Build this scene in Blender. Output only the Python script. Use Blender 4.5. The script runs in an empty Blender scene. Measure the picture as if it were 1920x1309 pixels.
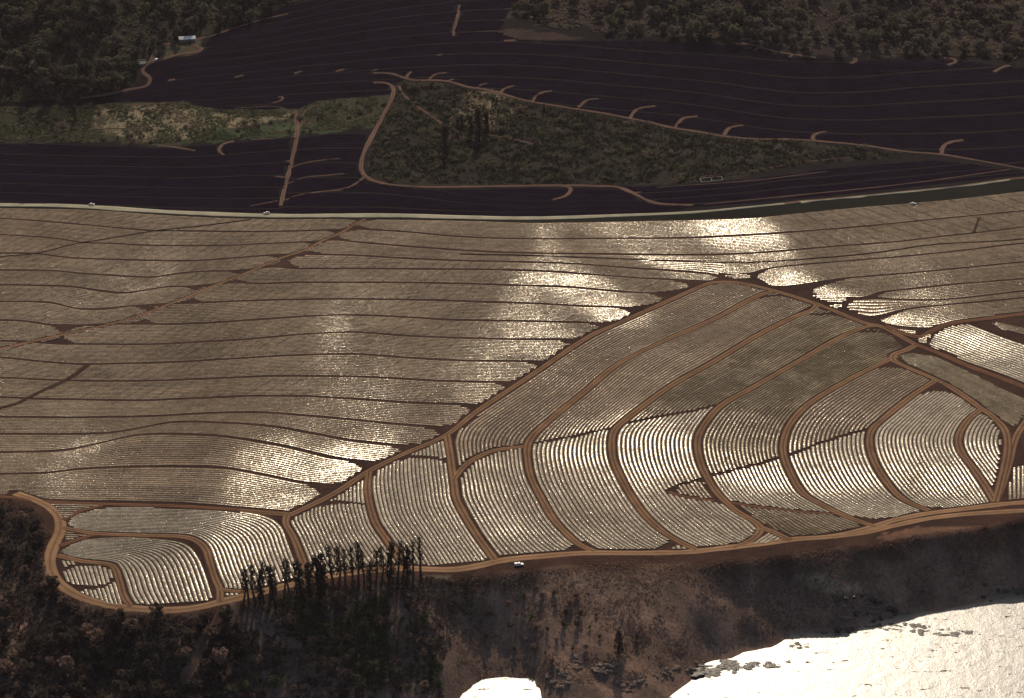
import bpy, math, random
import numpy as np
from mathutils import Vector
random.seed(7); rng = np.random.default_rng(7)
SC = bpy.context.scene
COL = SC.collection

# ------------------------------------------------------------------ camera geometry
W0, H0 = 1920.0, 1309.0
F = 5309.0
DEP = math.radians(28.0)
CAMZ = 794.0
CAMY = -CAMZ/math.tan(DEP)
CAM = np.array([0.0, CAMY, CAMZ])
FW = np.array([0.0, math.cos(DEP), -math.sin(DEP)])
UP = np.array([0.0, math.sin(DEP), math.cos(DEP)])
SUN_EL = math.radians(33.0)
SUN_AZ = math.radians(3.0)          # to the right of the +Y axis
SUND = np.array([math.sin(SUN_AZ)*math.cos(SUN_EL), math.cos(SUN_AZ)*math.cos(SUN_EL), math.sin(SUN_EL)])
SEA = -30.0

def rays(px, py):
    px = np.asarray(px, float); py = np.asarray(py, float)
    u = (px-W0/2)/F; v = (H0/2-py)/F
    return np.stack([u, FW[1]+v*UP[1], FW[2]+v*UP[2]], -1)
def on_plane(px, py, z=0.0):
    d = rays(px, py)
    t = (z-CAMZ)/d[..., 2]
    return CAM[0]+d[..., 0]*t, CAM[1]+d[..., 1]*t
def to_pix(x, y, z=0.0):
    dx = x-CAM[0]; dy = y-CAM[1]; dz = z-CAM[2]
    zc = dy*FW[1]+dz*FW[2]; yc = dy*UP[1]+dz*UP[2]
    return W0/2+F*dx/zc, H0/2-F*yc/zc

def smooth_line(pts, step=6.0):
    """Catmull-Rom through the traced points, resampled every `step`."""
    p = np.array(pts, float)
    if len(p) < 3:
        n = max(2, int(np.hypot(*(p[-1]-p[0]))/step)+1)
        return p[0]+(p[-1]-p[0])*np.linspace(0, 1, n)[:, None]
    P = np.vstack([2*p[0]-p[1], p, 2*p[-1]-p[-2]])
    out = []
    for i in range(1, len(P)-2):
        L = np.hypot(*(P[i+1]-P[i])); n = max(2, int(L/step)+1)
        t = np.linspace(0, 1, n, endpoint=False)[:, None]
        a, b, c, d = P[i-1], P[i], P[i+1], P[i+2]
        out.append(0.5*((2*b)+(-a+c)*t+(2*a-5*b+4*c-d)*t*t+(-a+3*b-3*c+d)*t**3))
    out.append(P[-2][None])
    return np.vstack(out)
def resample(line, n):
    d = np.r_[0, np.cumsum(np.hypot(*np.diff(line, axis=0).T))]
    s = np.linspace(0, d[-1], n)
    return np.stack([np.interp(s, d, line[:, 0]), np.interp(s, d, line[:, 1])], -1)
def inpoly(x, y, poly):
    x = np.asarray(x); y = np.asarray(y); r = np.zeros(x.shape, bool)
    n = len(poly); j = n-1
    for i in range(n):
        xi, yi = poly[i]; xj, yj = poly[j]
        if yi != yj:
            c = ((yi > y) != (yj > y)) & (x < (xj-xi)*(y-yi)/(yj-yi)+xi)
            r ^= c
        j = i
    return r
def vnoise(x, y, s, seed=0):
    """cheap smooth value noise, -1..1"""
    x = np.asarray(x)/s; y = np.asarray(y)/s
    xi = np.floor(x).astype(int); yi = np.floor(y).astype(int)
    fx = x-xi; fy = y-yi; fx = fx*fx*(3-2*fx); fy = fy*fy*(3-2*fy)
    def h(a, b):
        v = np.sin(a*127.1+b*311.7+seed*74.7)*43758.5453
        return (v-np.floor(v))*2-1
    return (h(xi, yi)*(1-fx)+h(xi+1, yi)*fx)*(1-fy)+(h(xi, yi+1)*(1-fx)+h(xi+1, yi+1)*fx)*fy

# ------------------------------------------------------------------ terrain
BLUFF = [(-900, 900), (-300, 900), (0, 955), (60, 1010), (100, 1100), (145, 1128), (202, 1142), (300, 1153), (400, 1143), (470, 1125), (560, 1097),
         (661, 1083), (760, 1076), (846, 1078), (930, 1070), (1014, 1060), (1120, 1048), (1250, 1048), (1380, 1042), (1480, 1030), (1560, 1020), (1640, 1012), (1731, 990), (1801, 980),
         (1895, 968), (2100, 950), (2800, 900)]
SHORE = [(-900, 1750), (0, 1480), (300, 1430), (600, 1370), (780, 1330), (850, 1318), (874, 1292), (1000, 1282), (1016, 1320), (1045, 1340), (1150, 1345), (1235, 1330), (1290, 1285), (1320, 1242), (1370, 1217), (1450, 1203),
         (1540, 1186), (1600, 1172), (1700, 1150), (1830, 1128), (1893, 1108), (2100, 1070), (2800, 1000)]
def yline(pts, z):
    l = smooth_line(pts, 10)
    x, y = on_plane(l[:, 0], l[:, 1], z)
    o = np.argsort(x)
    return x[o], y[o]
BX, BY = yline(BLUFF, 0.0); SX, SY = yline(SHORE, SEA)

# slope wanted beyond the one that mirrors the sun to the viewpoint: a hillside with crests and hollows
CTRL = [  # px, py, slope offset along the view
 (-200, 420, -.20), (100, 420, -.21), (500, 430, -.20), (760, 440, -.14), (950, 430, -.20), (1200, 425, -.24), (1090, 440, -.24), (1020, 420, -.24), (1255, 440, -.16), (1000, 470, -.18), (1560, 430, -.14), (1700, 420, -.20), (1900, 400, -.20),
 (60, 620, -.17), (300, 580, -.20), (450, 560, -.21), (600, 520, -.21), (800, 520, -.16), (950, 560, -.12), (1850, 480, -.20), (1750, 520, -.18), (1850, 575, -.16), (1600, 500, -.14),
 (1300, 620, -.19), (1500, 640, -.21), (1600, 680, -.21), (1400, 560, -.19), (1180, 700, -.14), (1050, 720, -.12), (950, 790, -.10), (1350, 700, -.18), (1300, 740, -.12),
 (1820, 720, -.22), (1900, 760, -.22), (100, 740, -.21), (300, 700, -.21), (620, 760, -.16), (700, 680, -.19), (500, 680, -.19), (900, 740, -.16), (950, 650, -.15), (800, 600, -.20), (620, 600, -.21), (750, 800, -.14), (820, 780, -.15), (1040, 650, -.14), (1100, 620, -.10),
 (400, 760, -.19), (560, 640, -.19), (300, 860, -.20), (150, 850, -.21), (300, 940, -.16), (100, 910, -.17), (500, 945, -.10),
 (1060, 860, -.045), (1230, 800, -.045), (1420, 820, -.07), (1540, 780, -.13), (1720, 770, -.15), (1860, 850, -.07), (1130, 900, -.05),
 (1600, 972, -.25), (1400, 985, -.17), (1500, 990, -.22), (1700, 960, -.22), (1260, 985, -.15), (1120, 975, -.11), (950, 970, -.075), (800, 950, -.055), (740, 930, -.055), (640, 1000, -.055),
 (300, 975, -.18), (180, 1030, -.17), (350, 1080, -.05), (460, 1040, -.055), (170, 1085, -.055), (800, 1040, -.06),
 (500, 300, -.1), (1000, 300, -.08), (1500, 300, -.1), (1800, 200, -.1), (1000, 100, -.08), (300, 250, -.1), (100, 100, .15), (600, 60, -.05), (1500, 30, .10), (2150, 500, -.17),
]
GLINT = [  # px, py, rx, ry, angle, strength: places where the slope throws the sun straight back
 (1378, 430, 76, 46, 0, 1), (1270, 490, 140, 16, 4, .95), (1060, 524, 85, 26, 10, .9), (1150, 580, 55, 26, 20, .8), (1020, 640, 60, 60, 0, .35),
 (1470, 525, 45, 15, 10, 1), (1575, 562, 60, 15, 18, 1), (1690, 604, 60, 15, 18, .95), (1830, 650, 90, 42, 20, .85),
 (585, 866, 100, 32, 14, 1), (490, 842, 70, 18, 14, .97), (680, 850, 60, 18, 10, .75), (600, 925, 60, 16, 10, .2),
 (1225, 860, 75, 55, 0, .85), (1420, 895, 90, 28, 0, 1), (1570, 895, 90, 40, 0, 1), (1790, 905, 85, 38, 0, .97), (1080, 845, 50, 26, 0, .8), (1690, 870, 50, 40, 0, .8),
 (150, 562, 75, 22, 0, .62), (280, 496, 60, 12, 0, .55), (30, 640, 60, 30, 0, .2), (1850, 840, 30, 50, 0, .6),
]
MK = 0.93
def solve_terrain(prev=None):
    s = 10.0
    gx = np.arange(-620, 621, s); gy = np.arange(-330, 941, s)
    X, Y = np.meshgrid(gx, gy, indexing='ij')
    Zp = 0.0 if prev is None else prev
    PX, PY = to_pix(X, Y, Zp)
    v = np.stack([CAM[0]-X, CAM[1]-Y, np.full_like(X, CAM[2])-Zp], -1)
    v /= np.linalg.norm(v, axis=-1)[..., None]
    H = v+SUND; ghx = -H[..., 0]/H[..., 2]; ghy = -H[..., 1]/H[..., 2]
    C = np.array(CTRL, float)
    dx = (PX[..., None]-C[:, 0])/1.35; dy = (PY[..., None]-C[:, 1])/0.75
    w = 1.0/(dx*dx+dy*dy+32.0**2)**1.8
    my = (w*C[:, 2]).sum(-1)/w.sum(-1)*MK
    g = np.zeros_like(my)
    for cx, cy, rx, ry, an, k in GLINT:
        a = math.radians(an); ux = (PX-cx)*math.cos(a)+(PY-cy)*math.sin(a); uy = -(PX-cx)*math.sin(a)+(PY-cy)*math.cos(a)
        e = k*np.exp(-((ux/rx)**2+(uy/ry)**2)**1.1)
        g = 1-(1-g)*(1-e)
    my = my*(1-g)
    tx = np.clip(ghx, -.09, .09); ty = ghy+my
    wy = 1.0+5*g; wx = .02+5.0*g**2
    # least squares for h on grid, anchored to zero along the bluff edge
    by = np.interp(X, BX, BY)
    anchor = np.where(np.abs(Y-by) < 12, 0.02, 0.0)+np.where(Y < by-12, 0.02, 0.0)
    def Dx(h): return (h[1:]-h[:-1])/s
    def Dy(h): return (h[:, 1:]-h[:, :-1])/s
    wxe = .5*(wx[1:]+wx[:-1]); wye = .5*(wy[:, 1:]+wy[:, :-1])
    def DxT(e):
        o = np.zeros_like(X); o[1:] += e/s; o[:-1] -= e/s; return o
    def DyT(e):
        o = np.zeros_like(X); o[:, 1:] += e/s; o[:, :-1] -= e/s; return o
    def lap(h):
        o = np.zeros_like(h); o[1:-1, 1:-1] = (h[2:, 1:-1]+h[:-2, 1:-1]+h[1:-1, 2:]+h[1:-1, :-2]-4*h[1:-1, 1:-1])/s; return o
    def lapT(e):
        o = np.zeros_like(e); c = e[1:-1, 1:-1]/s
        o[2:, 1:-1] += c; o[:-2, 1:-1] += c; o[1:-1, 2:] += c; o[1:-1, :-2] += c; o[1:-1, 1:-1] -= 4*c; return o
    lam = 0.01
    def Aop(h): return DxT(wxe*Dx(h))+DyT(wye*Dy(h))+lam*lapT(lap(h))+anchor*h*0.05
    b = DxT(wxe*.5*(tx[1:]+tx[:-1]))+DyT(wye*.5*(ty[:, 1:]+ty[:, :-1]))
    h = np.zeros_like(X); r = b-Aop(h); p = r.copy(); rs = (r*r).sum()
    for k in range(1500):
        Ap = Aop(p); al = rs/(p*Ap).sum(); h += al*p; r -= al*Ap; rn = (r*r).sum()
        if rn < 1e-12*max(1e-9, (b*b).sum()): break
        p = r+rn/rs*p; rs = rn
    return gx, gy, h
GH = None
for _k in range(4):
    GX, GY, _h = solve_terrain(GH)
    GH = _h if GH is None else .35*GH+.65*_h
def cubic_eval(x, y):
    """uniform quadratic-smooth lookup of the solved grid (B-spline weights)"""
    s = 10.0
    fx = np.clip((x-GX[0])/s, 1, len(GX)-3.001); fy = np.clip((y-GY[0])/s, 1, len(GY)-3.001)
    ix = np.floor(fx).astype(int); iy = np.floor(fy).astype(int); tx = fx-ix; ty = fy-iy
    def bw(t): return [(1-t)**3/6, (3*t**3-6*t**2+4)/6, (-3*t**3+3*t**2+3*t+1)/6, t**3/6]
    wx = bw(tx); wy = bw(ty); o = 0
    for a in range(4):
        for b in range(4):
            o = o+wx[a]*wy[b]*GH[ix+a-1, iy+b-1]
    return o
def hfun(x, y):
    h = cubic_eval(x, y)
    r = np.hypot(np.maximum(0, np.abs(x)-560), np.maximum(0, np.maximum(y-880, 0)))
    h = h*np.exp(-r/900.0)
    near = np.exp(-(np.abs(x)/520)**6)*(y < 900)
    h = h+near*(vnoise(x, y, 17, 41)*.17+vnoise(x, y, 34, 42)*.30+vnoise(x*.8+y*.5, y*.9-x*.3, 9, 43)*.055)
    far = np.clip((y-1000)/6000, 0, 1)
    h = h+far*260*(0.6+0.4*vnoise(x, y, 2500, 3))
    b = np.interp(x, BX, BY); sh = np.interp(x, SX, SY); sh = np.minimum(sh, b-15)+vnoise(x, 0*x, 7, 51)*1.6+vnoise(x, 0*x+9, 19, 52)*3
    t = (b-y)/(b-sh)
    edge = np.clip(t*6, 0, 1)*(y < b)
    tt = np.clip(t, 0, 1)
    prof = tt+0.10*np.sin(tt*math.pi)*0.6
    down = h*(1-tt)+SEA*prof-np.clip(t-1, 0, 1.5)*5
    gul = (vnoise(x+y*.5, y*.35, 26, 11)*3.2+vnoise(x+y*.4, y*.6, 11, 5)*1.5+vnoise(x, y, 5, 6)*.5)*np.sin(np.clip(t, 0, 1.15)/1.15*math.pi)
    down = down+gul
    left = np.clip((-150-x)/60, 0, 1)
    down = down+left*vnoise(x, y, 40, 8)*3*edge
    return np.where(y < b, down, h)

def axis(lo, hi, s, far):
    core = list(np.arange(lo, hi+.01, s)); st = s; c = hi
    while c < far: st *= 1.35; c += st; core.append(c)
    st = s; c = lo
    while c > -far: st *= 1.35; c -= st; core.insert(0, c)
    return np.array(core)
TX = axis(-460, 460, 3.0, 22000); TY = axis(-420, 800, 3.0, 22000)
_X, _Y = np.meshgrid(TX, TY, indexing='ij')
TH = hfun(_X, _Y)
def hgt(x, y):
    x = np.asarray(x, float); y = np.asarray(y, float)
    i = np.clip(np.searchsorted(TX, x)-1, 0, len(TX)-2); j = np.clip(np.searchsorted(TY, y)-1, 0, len(TY)-2)
    a = (x-TX[i])/(TX[i+1]-TX[i]); b = (y-TY[j])/(TY[j+1]-TY[j])
    return (TH[i, j]*(1-a)+TH[i+1, j]*a)*(1-b)+(TH[i, j+1]*(1-a)+TH[i+1, j+1]*a)*b
def ground(px, py, zmin=None):
    """where the sight line of a traced point meets the terrain"""
    d = rays(px, py)
    d = d/d[..., 1:2]
    lo = np.full(d.shape[:-1], -480.0-CAMY); hi = np.full(d.shape[:-1], 1500.0-CAMY)
    for _ in range(34):
        m = .5*(lo+hi)
        z = CAMZ+d[..., 2]*m
        above = z > hgt(d[..., 0]*m, CAMY+m)
        lo = np.where(above, m, lo); hi = np.where(above, hi, m)
    m = .5*(lo+hi); x = d[..., 0]*m; y = CAMY+m
    return x, y, hgt(x, y)
def wline(pts, step=3.0, px_step=6.0):
    l = smooth_line(pts, px_step)
    x, y, z = ground(l[:, 0], l[:, 1])
    xy = np.stack([x, y], -1)
    L = np.hypot(*np.diff(xy, axis=0).T).sum()
    return resample(xy, max(2, int(L/step)+1))

# ------------------------------------------------------------------ object helpers
def set_label(o, label=None, cat=None, group=None, kind=None):
    if label: o['label'] = label
    if cat: o['category'] = cat
    if group: o['group'] = group
    if kind: o['kind'] = kind
    return o
def mesh_np(name, verts, faces, mats, matidx=None, smooth=True, parent=None, attrs=None):
    """faces: (n,4) or (n,3) array, or list of arrays of the two kinds"""
    verts = np.asarray(verts, np.float32)
    me = bpy.data.meshes.new(name)
    fl = faces if isinstance(faces, list) else [faces]
    fl = [np.asarray(f, np.int32) for f in fl if len(f)]
    loops = np.concatenate([f.ravel() for f in fl]); tot = np.concatenate([np.full(len(f), f.shape[1], np.int32) for f in fl])
    st = np.r_[0, np.cumsum(tot)[:-1]].astype(np.int32)
    me.vertices.add(len(verts)); me.vertices.foreach_set('co', verts.ravel())
    me.loops.add(len(loops)); me.loops.foreach_set('vertex_index', loops)
    me.polygons.add(len(tot)); me.polygons.foreach_set('loop_start', st); me.polygons.foreach_set('loop_total', tot)
    for m in (mats if isinstance(mats, (list, tuple)) else [mats]): me.materials.append(m)
    if matidx is not None: me.polygons.foreach_set('material_index', np.asarray(matidx, np.int32))
    me.polygons.foreach_set('use_smooth', np.full(len(tot), smooth))
    for k, v in (attrs or {}).items():
        v = np.asarray(v, np.float32)
        if v.ndim == 1:
            a = me.attributes.new(k, 'FLOAT', 'POINT'); a.data.foreach_set('value', v)
        else:
            a = me.attributes.new(k, 'FLOAT_COLOR', 'POINT'); a.data.foreach_set('color', v.ravel())
    me.update(calc_edges=True)
    o = bpy.data.objects.new(name, me); COL.objects.link(o)
    if parent is not None: o.parent = parent
    return o
def compact(verts, faces, attrs=None):
    used = np.zeros(len(verts), bool); used[faces.ravel()] = True
    idx = np.cumsum(used)-1
    return verts[used], idx[faces], ({k: v[used] for k, v in attrs.items()} if attrs else None)

# ------------------------------------------------------------------ materials
def new_mat(name):
    m = bpy.data.materials.new(name); m.use_nodes = True
    nt = m.node_tree; nt.nodes.clear()
    out = nt.nodes.new('ShaderNodeOutputMaterial')
    return m, nt, out
def N(nt, t, **kw):
    n = nt.nodes.new(t)
    for k, v in kw.items():
        if k.startswith('i_'): n.inputs[k[2:].replace('_', ' ')].default_value = v
        elif k.startswith('n') and k[1:].isdigit(): n.inputs[int(k[1:])].default_value = v
        else: setattr(n, k, v)
    return n
def noise(nt, scale, detail=4, rough=.6, vec=None):
    n = N(nt, 'ShaderNodeTexNoise'); n.inputs['Scale'].default_value = scale
    n.inputs['Detail'].default_value = detail; n.inputs['Roughness'].default_value = rough
    if vec: nt.links.new(vec, n.inputs['Vector'])
    return n
def ramp(nt, fac, stops):
    r = N(nt, 'ShaderNodeValToRGB'); e = r.color_ramp.elements
    while len(e) < len(stops): e.new(.5)
    for k, (p, c) in enumerate(stops): e[k].position = p; e[k].color = (*c, 1) if len(c) == 3 else c
    nt.links.new(fac, r.inputs[0]); return r
def mixc(nt, fac, a, b, mode='MIX'):
    m = N(nt, 'ShaderNodeMix', data_type='RGBA', blend_type=mode)
    if isinstance(fac, float): m.inputs[0].default_value = fac
    else: nt.links.new(fac, m.inputs[0])
    for s, v in ((6, a), (7, b)):
        if isinstance(v, tuple): m.inputs[s].default_value = (*v, 1) if len(v) == 3 else v
        else: nt.links.new(v, m.inputs[s])
    return m.outputs[2]
def pos(nt): return N(nt, 'ShaderNodeNewGeometry').outputs['Position']
def math_n(nt, op, a, b=None, clamp=False):
    m = N(nt, 'ShaderNodeMath', operation=op); m.use_clamp = clamp
    for k, v in enumerate((a, b)):
        if v is None: continue
        if isinstance(v, (int, float)): m.inputs[k].default_value = v
        else: nt.links.new(v, m.inputs[k])
    return m.outputs[0]
def bump(nt, h, strength, dist):
    b = N(nt, 'ShaderNodeBump'); b.inputs['Strength'].default_value = strength; b.inputs['Distance'].default_value = dist
    nt.links.new(h, b.inputs['Height']); return b.outputs[0]
def principled(nt, out, color, rough=.9, spec=.2, normal=None, metallic=0.):
    p = N(nt, 'ShaderNodeBsdfPrincipled')
    if isinstance(color, tuple): p.inputs['Base Color'].default_value = (*color, 1)
    else: nt.links.new(color, p.inputs['Base Color'])
    p.inputs['Roughness'].default_value = rough; p.inputs['Specular IOR Level'].default_value = spec; p.inputs['Metallic'].default_value = metallic
    if normal: nt.links.new(normal, p.inputs['Normal'])
    if out: nt.links.new(p.outputs[0], out.inputs[0])
    return p
def simple_mat(name, c1, c2, scale=.4, rough=.9, spec=.1, b=.3, metallic=0.):
    m, nt, out = new_mat(name)
    n = noise(nt, scale, 5, .65, pos(nt))
    c = ramp(nt, n.outputs[0], [(.3, c1), (.7, c2)])
    principled(nt, out, c.outputs[0], rough, spec, bump(nt, n.outputs[0], b, .3), metallic)
    return m

def mat_plastic(name, base=(.222, .158, .100), rough=.24, gloss=.062, gloss2=.008, hatch=None, bumpk=.8, patchy=0):
    """dusty sheet mulch: dull film under a wrinkled gloss"""
    m, nt, out = new_mat(name)
    P = pos(nt)
    big = noise(nt, .018, 3, .6, P)
    mid = noise(nt, .22, 4, .7, P)
    fine = noise(nt, 1.6, 4, .75, P)
    c = ramp(nt, mid.outputs[0], [(.3, tuple(v*.62 for v in base)), (.7, tuple(v*1.30 for v in base))]).outputs[0]
    c = mixc(nt, 1.0, c, ramp(nt, big.outputs[0], [(.38, (.72, .70, .64)), (.6, (1.05, 1.04, 1.0))]).outputs[0], 'MULTIPLY')
    if patchy:
        pn = noise(nt, .022, 5, .6, P)
        c = mixc(nt, 1.0, c, ramp(nt, pn.outputs[0], [(.44, (.62, .60, .52)), (.49, (1, 1, 1))]).outputs[0], 'MULTIPLY')
    c = mixc(nt, 1.0, c, ramp(nt, fine.outputs[0], [(.36, (.45, .42, .4)), (.52, (1.0, 1.0, 1.0)), (.68, (1.5, 1.5, 1.5))]).outputs[0], 'MULTIPLY')
    ra = N(nt, 'ShaderNodeAttribute', attribute_name='row_tone')
    rt_ = math_n(nt, 'ADD', ra.outputs['Fac'], 1.0)
    rc = N(nt, 'ShaderNodeCombineColor'); [nt.links.new(rt_, rc.inputs[i]) for i in range(3)]
    c = mixc(nt, 1.0, c, rc.outputs[0], 'MULTIPLY')
    if hatch:
        ang, spacing, strength = hatch
        mp = N(nt, 'ShaderNodeMapping'); mp.inputs['Rotation'].default_value = (0, 0, -ang)
        nt.links.new(P, mp.inputs['Vector'])
        wv = N(nt, 'ShaderNodeTexWave', wave_type='BANDS', bands_direction='Y')
        wv.inputs['Scale'].default_value = 0.314/spacing; wv.inputs['Distortion'].default_value = 2.2
        wv.inputs['Detail'].default_value = 2; wv.inputs['Detail Scale'].default_value = 1.2
        nt.links.new(mp.outputs[0], wv.inputs['Vector'])
        hm = ramp(nt, wv.outputs[1], [(0.0, (1-strength,)*3), (.16, (1, 1, 1))])
        brk = noise(nt, .06, 2, .5, P)
        fm = ramp(nt, brk.outputs[0], [(.36, (0,)*3), (.52, (1,)*3)])
        c = mixc(nt, 1.0, c, mixc(nt, fm.outputs[0], (1., 1., 1.), hm.outputs[0]), 'MULTIPLY')
    h = math_n(nt, 'ADD', math_n(nt, 'MULTIPLY', fine.outputs[0], .6), math_n(nt, 'MULTIPLY', mid.outputs[0], 1.0))
    nrm = bump(nt, h, bumpk, .35); nrs = bump(nt, h, .10, .35)
    d = N(nt, 'ShaderNodeBsdfDiffuse'); nt.links.new(c, d.inputs[0]); nt.links.new(nrm, d.inputs['Normal'])
    def gl(r, n):
        g = N(nt, 'ShaderNodeBsdfGlossy', distribution='BECKMANN'); g.inputs['Roughness'].default_value = r
        g.inputs[0].default_value = (1, .95, .86, 1); nt.links.new(n, g.inputs['Normal']); return g
    g1 = gl(rough, nrs); g2 = gl(.2, nrm)
    sp = noise(nt, 1.1, 3, .8, P)
    gm = ramp(nt, sp.outputs[0], [(.36, (.08,)*3), (.50, (.30,)*3), (.60, (1.6,)*3), (.70, (6.,)*3)])
    mx = N(nt, 'ShaderNodeMixShader'); nt.links.new(math_n(nt, 'MULTIPLY', gm.outputs[0], gloss), mx.inputs[0])
    nt.links.new(d.outputs[0], mx.inputs[1]); nt.links.new(g1.outputs[0], mx.inputs[2])
    s2 = noise(nt, 1.45, 2, .6, P)
    fl = ramp(nt, s2.outputs[0], [(.60, (.25,)*3), (.65, (1.,)*3), (.685, (30.,)*3)])
    m2 = N(nt, 'ShaderNodeMixShader'); nt.links.new(math_n(nt, 'MULTIPLY', fl.outputs[0], gloss2, True), m2.inputs[0])
    nt.links.new(mx.outputs[0], m2.inputs[1]); nt.links.new(g2.outputs[0], m2.inputs[2]); mx = m2
    nt.links.new(mx.outputs[0], out.inputs[0])
    return m

M = {}
M['plastic_hatch'] = mat_plastic('plastic_mulch_hatched', hatch=(math.radians(60), 8.0, .45))
M['plastic_hatch_right'] = mat_plastic('plastic_mulch_hatched_right', hatch=(math.radians(-52), 13.0, .55))
M['plastic'] = mat_plastic('plastic_mulch')
M['plastic_sheen'] = mat_plastic('plastic_mulch_sheen_tint', base=(.37, .315, .235), rough=.24, gloss=.05, gloss2=.012)  # same mulch, paler base: bed-top sheen partly put into the colour
M['plastic_old'] = mat_plastic('plastic_mulch_weathered', base=(.22, .175, .115), rough=.24, gloss=.03, gloss2=.006, patchy=1)
M['soil'] = simple_mat('red_brown_soil', (.035, .017, .012), (.075, .036, .022), .5)
M['dark_crop'] = simple_mat('dark_crop_leaves', (.004, .003, .008), (.015, .010, .022), .06, spec=0., b=.6)
M['dark_soil'] = simple_mat('dark_field_soil', (.020, .011, .010), (.034, .018, .016), .4)

def road_mat(name, light, dark, mid):
    m, nt, out = new_mat(name)
    P = pos(nt)
    at = N(nt, 'ShaderNodeAttribute', attribute_name='across')
    nz = noise(nt, .35, 5, .7, P)
    a = math_n(nt, 'ADD', at.outputs['Fac'], math_n(nt, 'MULTIPLY', math_n(nt, 'SUBTRACT', nz.outputs[0], .5), .22))
    r = ramp(nt, a, [(0, dark), (.12, mid), (.28, light), (.4, mid), (.5, dark), (.6, mid), (.72, light), (.9, mid), (1, dark)])
    n2 = noise(nt, .06, 4, .6, P)
    c = mixc(nt, 1.0, r.outputs[0], ramp(nt, n2.outputs[0], [(.3, (.7, .7, .7)), (.7, (1.15, 1.15, 1.15))]).outputs[0], 'MULTIPLY')
    principled(nt, out, c, .95, .05, bump(nt, nz.outputs[0], .4, .2))
    return m
M['road'] = road_mat('ochre_dirt_road', (.27, .155, .082), (.085, .045, .028), (.175, .096, .052))
M['road_wide'] = road_mat('ochre_dirt_road_wide', (.32, .19, .105), (.17, .092, .052), (.27, .155, .083))
M['track'] = road_mat('brown_dirt_track', (.19, .092, .05), (.07, .034, .022), (.14, .065, .036))
M['far_track'] = road_mat('far_dirt_track', (.17, .10, .072), (.075, .042, .034), (.14, .08, .056))
M['pale_road'] = road_mat('pale_paved_road', (.42, .38, .27), (.26, .23, .16), (.40, .36, .25))

# ------------------------------------------------------------------ world, sun, camera
w = bpy.data.worlds.new('World'); SC.world = w; w.use_nodes = True
nt = w.node_tree; nt.nodes.clear()
sky = nt.nodes.new('ShaderNodeTexSky'); sky.sky_type = 'NISHITA'; sky.sun_disc = False
sky.sun_elevation = SUN_EL; sky.sun_rotation = SUN_AZ; sky.air_density = 1.0; sky.dust_density = 2.5; sky.altitude = 300
bg = nt.nodes.new('ShaderNodeBackground'); bg.inputs[1].default_value = .08
wo = nt.nodes.new('ShaderNodeOutputWorld'); nt.links.new(sky.outputs[0], bg.inputs[0]); nt.links.new(bg.outputs[0], wo.inputs[0])
L = bpy.data.lights.new('sun', 'SUN'); L.energy = 3.0; L.angle = math.radians(.5); L.color = (1, .84, .65)
so = bpy.data.objects.new('sun', L); COL.objects.link(so)
so.rotation_euler = Vector(SUND).to_track_quat('Z', 'Y').to_euler()
cd = bpy.data.cameras.new('camera'); cam = bpy.data.objects.new('camera', cd); COL.objects.link(cam)
cam.location = CAM; cam.rotation_euler = (math.pi/2-DEP, 0, 0)
cd.sensor_fit = 'HORIZONTAL'; cd.sensor_width = 36; cd.lens = F/W0*36; cd.clip_end = 60000; cd.clip_start = 1
SC.camera = cam
SC.view_settings.view_transform = 'Standard'; SC.view_settings.look = 'None'; SC.view_settings.exposure = 0; SC.view_settings.gamma = 1
# ------------------------------------------------------------------ traced lines (photo pixels)
def ext(l, left=None, right=None):
    return ([left] if left else [])+list(l)+([right] if right else [])
PALE = [(-140, 380), (15, 384), (100, 385), (170, 388), (330, 398), (500, 404), (640, 404), (750, 404), (860, 407), (1000, 409), (1160, 404), (1300, 398), (1420, 387), (1470, 382)]
PALE2 = [(1470, 382), (1500, 378), (1600, 369), (1700, 359), (1800, 349), (1893, 336), (2080, 318)]
EDGE = [(-140, 387), (15, 390), (170, 393), (330, 404), (500, 410), (640, 410), (860, 413), (1000, 417), (1200, 414), (1400, 408), (1500, 399), (1600, 389), (1700, 381), (1800, 372), (1893, 361), (2080, 342)]
T1 = [(-140, 402), (15, 411), (100, 417), (200, 426), (286, 433), (336, 433), (437, 435), (538, 434), (632, 431), (674, 430), (762, 435), (846, 443), (930, 447), (1030, 448), (1160, 447), (1279, 446), (1398, 441), (1518, 433), (1637, 423), (1756, 411), (1895, 398), (2080, 378)]
T2 = [(-140, 433), (15, 441), (100, 447), (155, 455), (218, 457), (269, 460), (403, 461), (504, 457), (588, 453), (627, 450), (678, 455), (762, 462), (862, 469), (963, 474), (1160, 477), (1319, 478), (1438, 473), (1557, 463), (1676, 454), (1756, 445), (1895, 429), (2080, 405)]
T3 = [(-140, 474), (15, 475), (67, 476), (134, 484), (218, 487), (302, 489), (370, 489), (437, 484), (504, 479), (560, 477), (661, 479), (728, 483), (862, 489), (963, 491), (1064, 494), (1131, 499), (1200, 504), (1240, 506), (1320, 513), (1350, 518)]
T2B = [(862, 477), (1000, 480), (1160, 486), (1240, 489), (1320, 492), (1398, 493), (1518, 486), (1637, 475), (1756, 459), (1895, 451), (2080, 432)]
T3R = [(1406, 515), (1438, 504), (1498, 497), (1597, 489), (1716, 479), (1815, 469), (1895, 459), (2080, 440)]
T4 = [(-140, 506), (15, 507), (100, 508), (151, 513), (202, 516), (252, 519), (286, 520), (336, 513), (387, 509), (440, 508), (513, 501), (560, 504), (694, 504), (795, 505), (930, 506), (1030, 509), (1098, 514), (1160, 519), (1220, 523), (1331, 527)]
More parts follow.
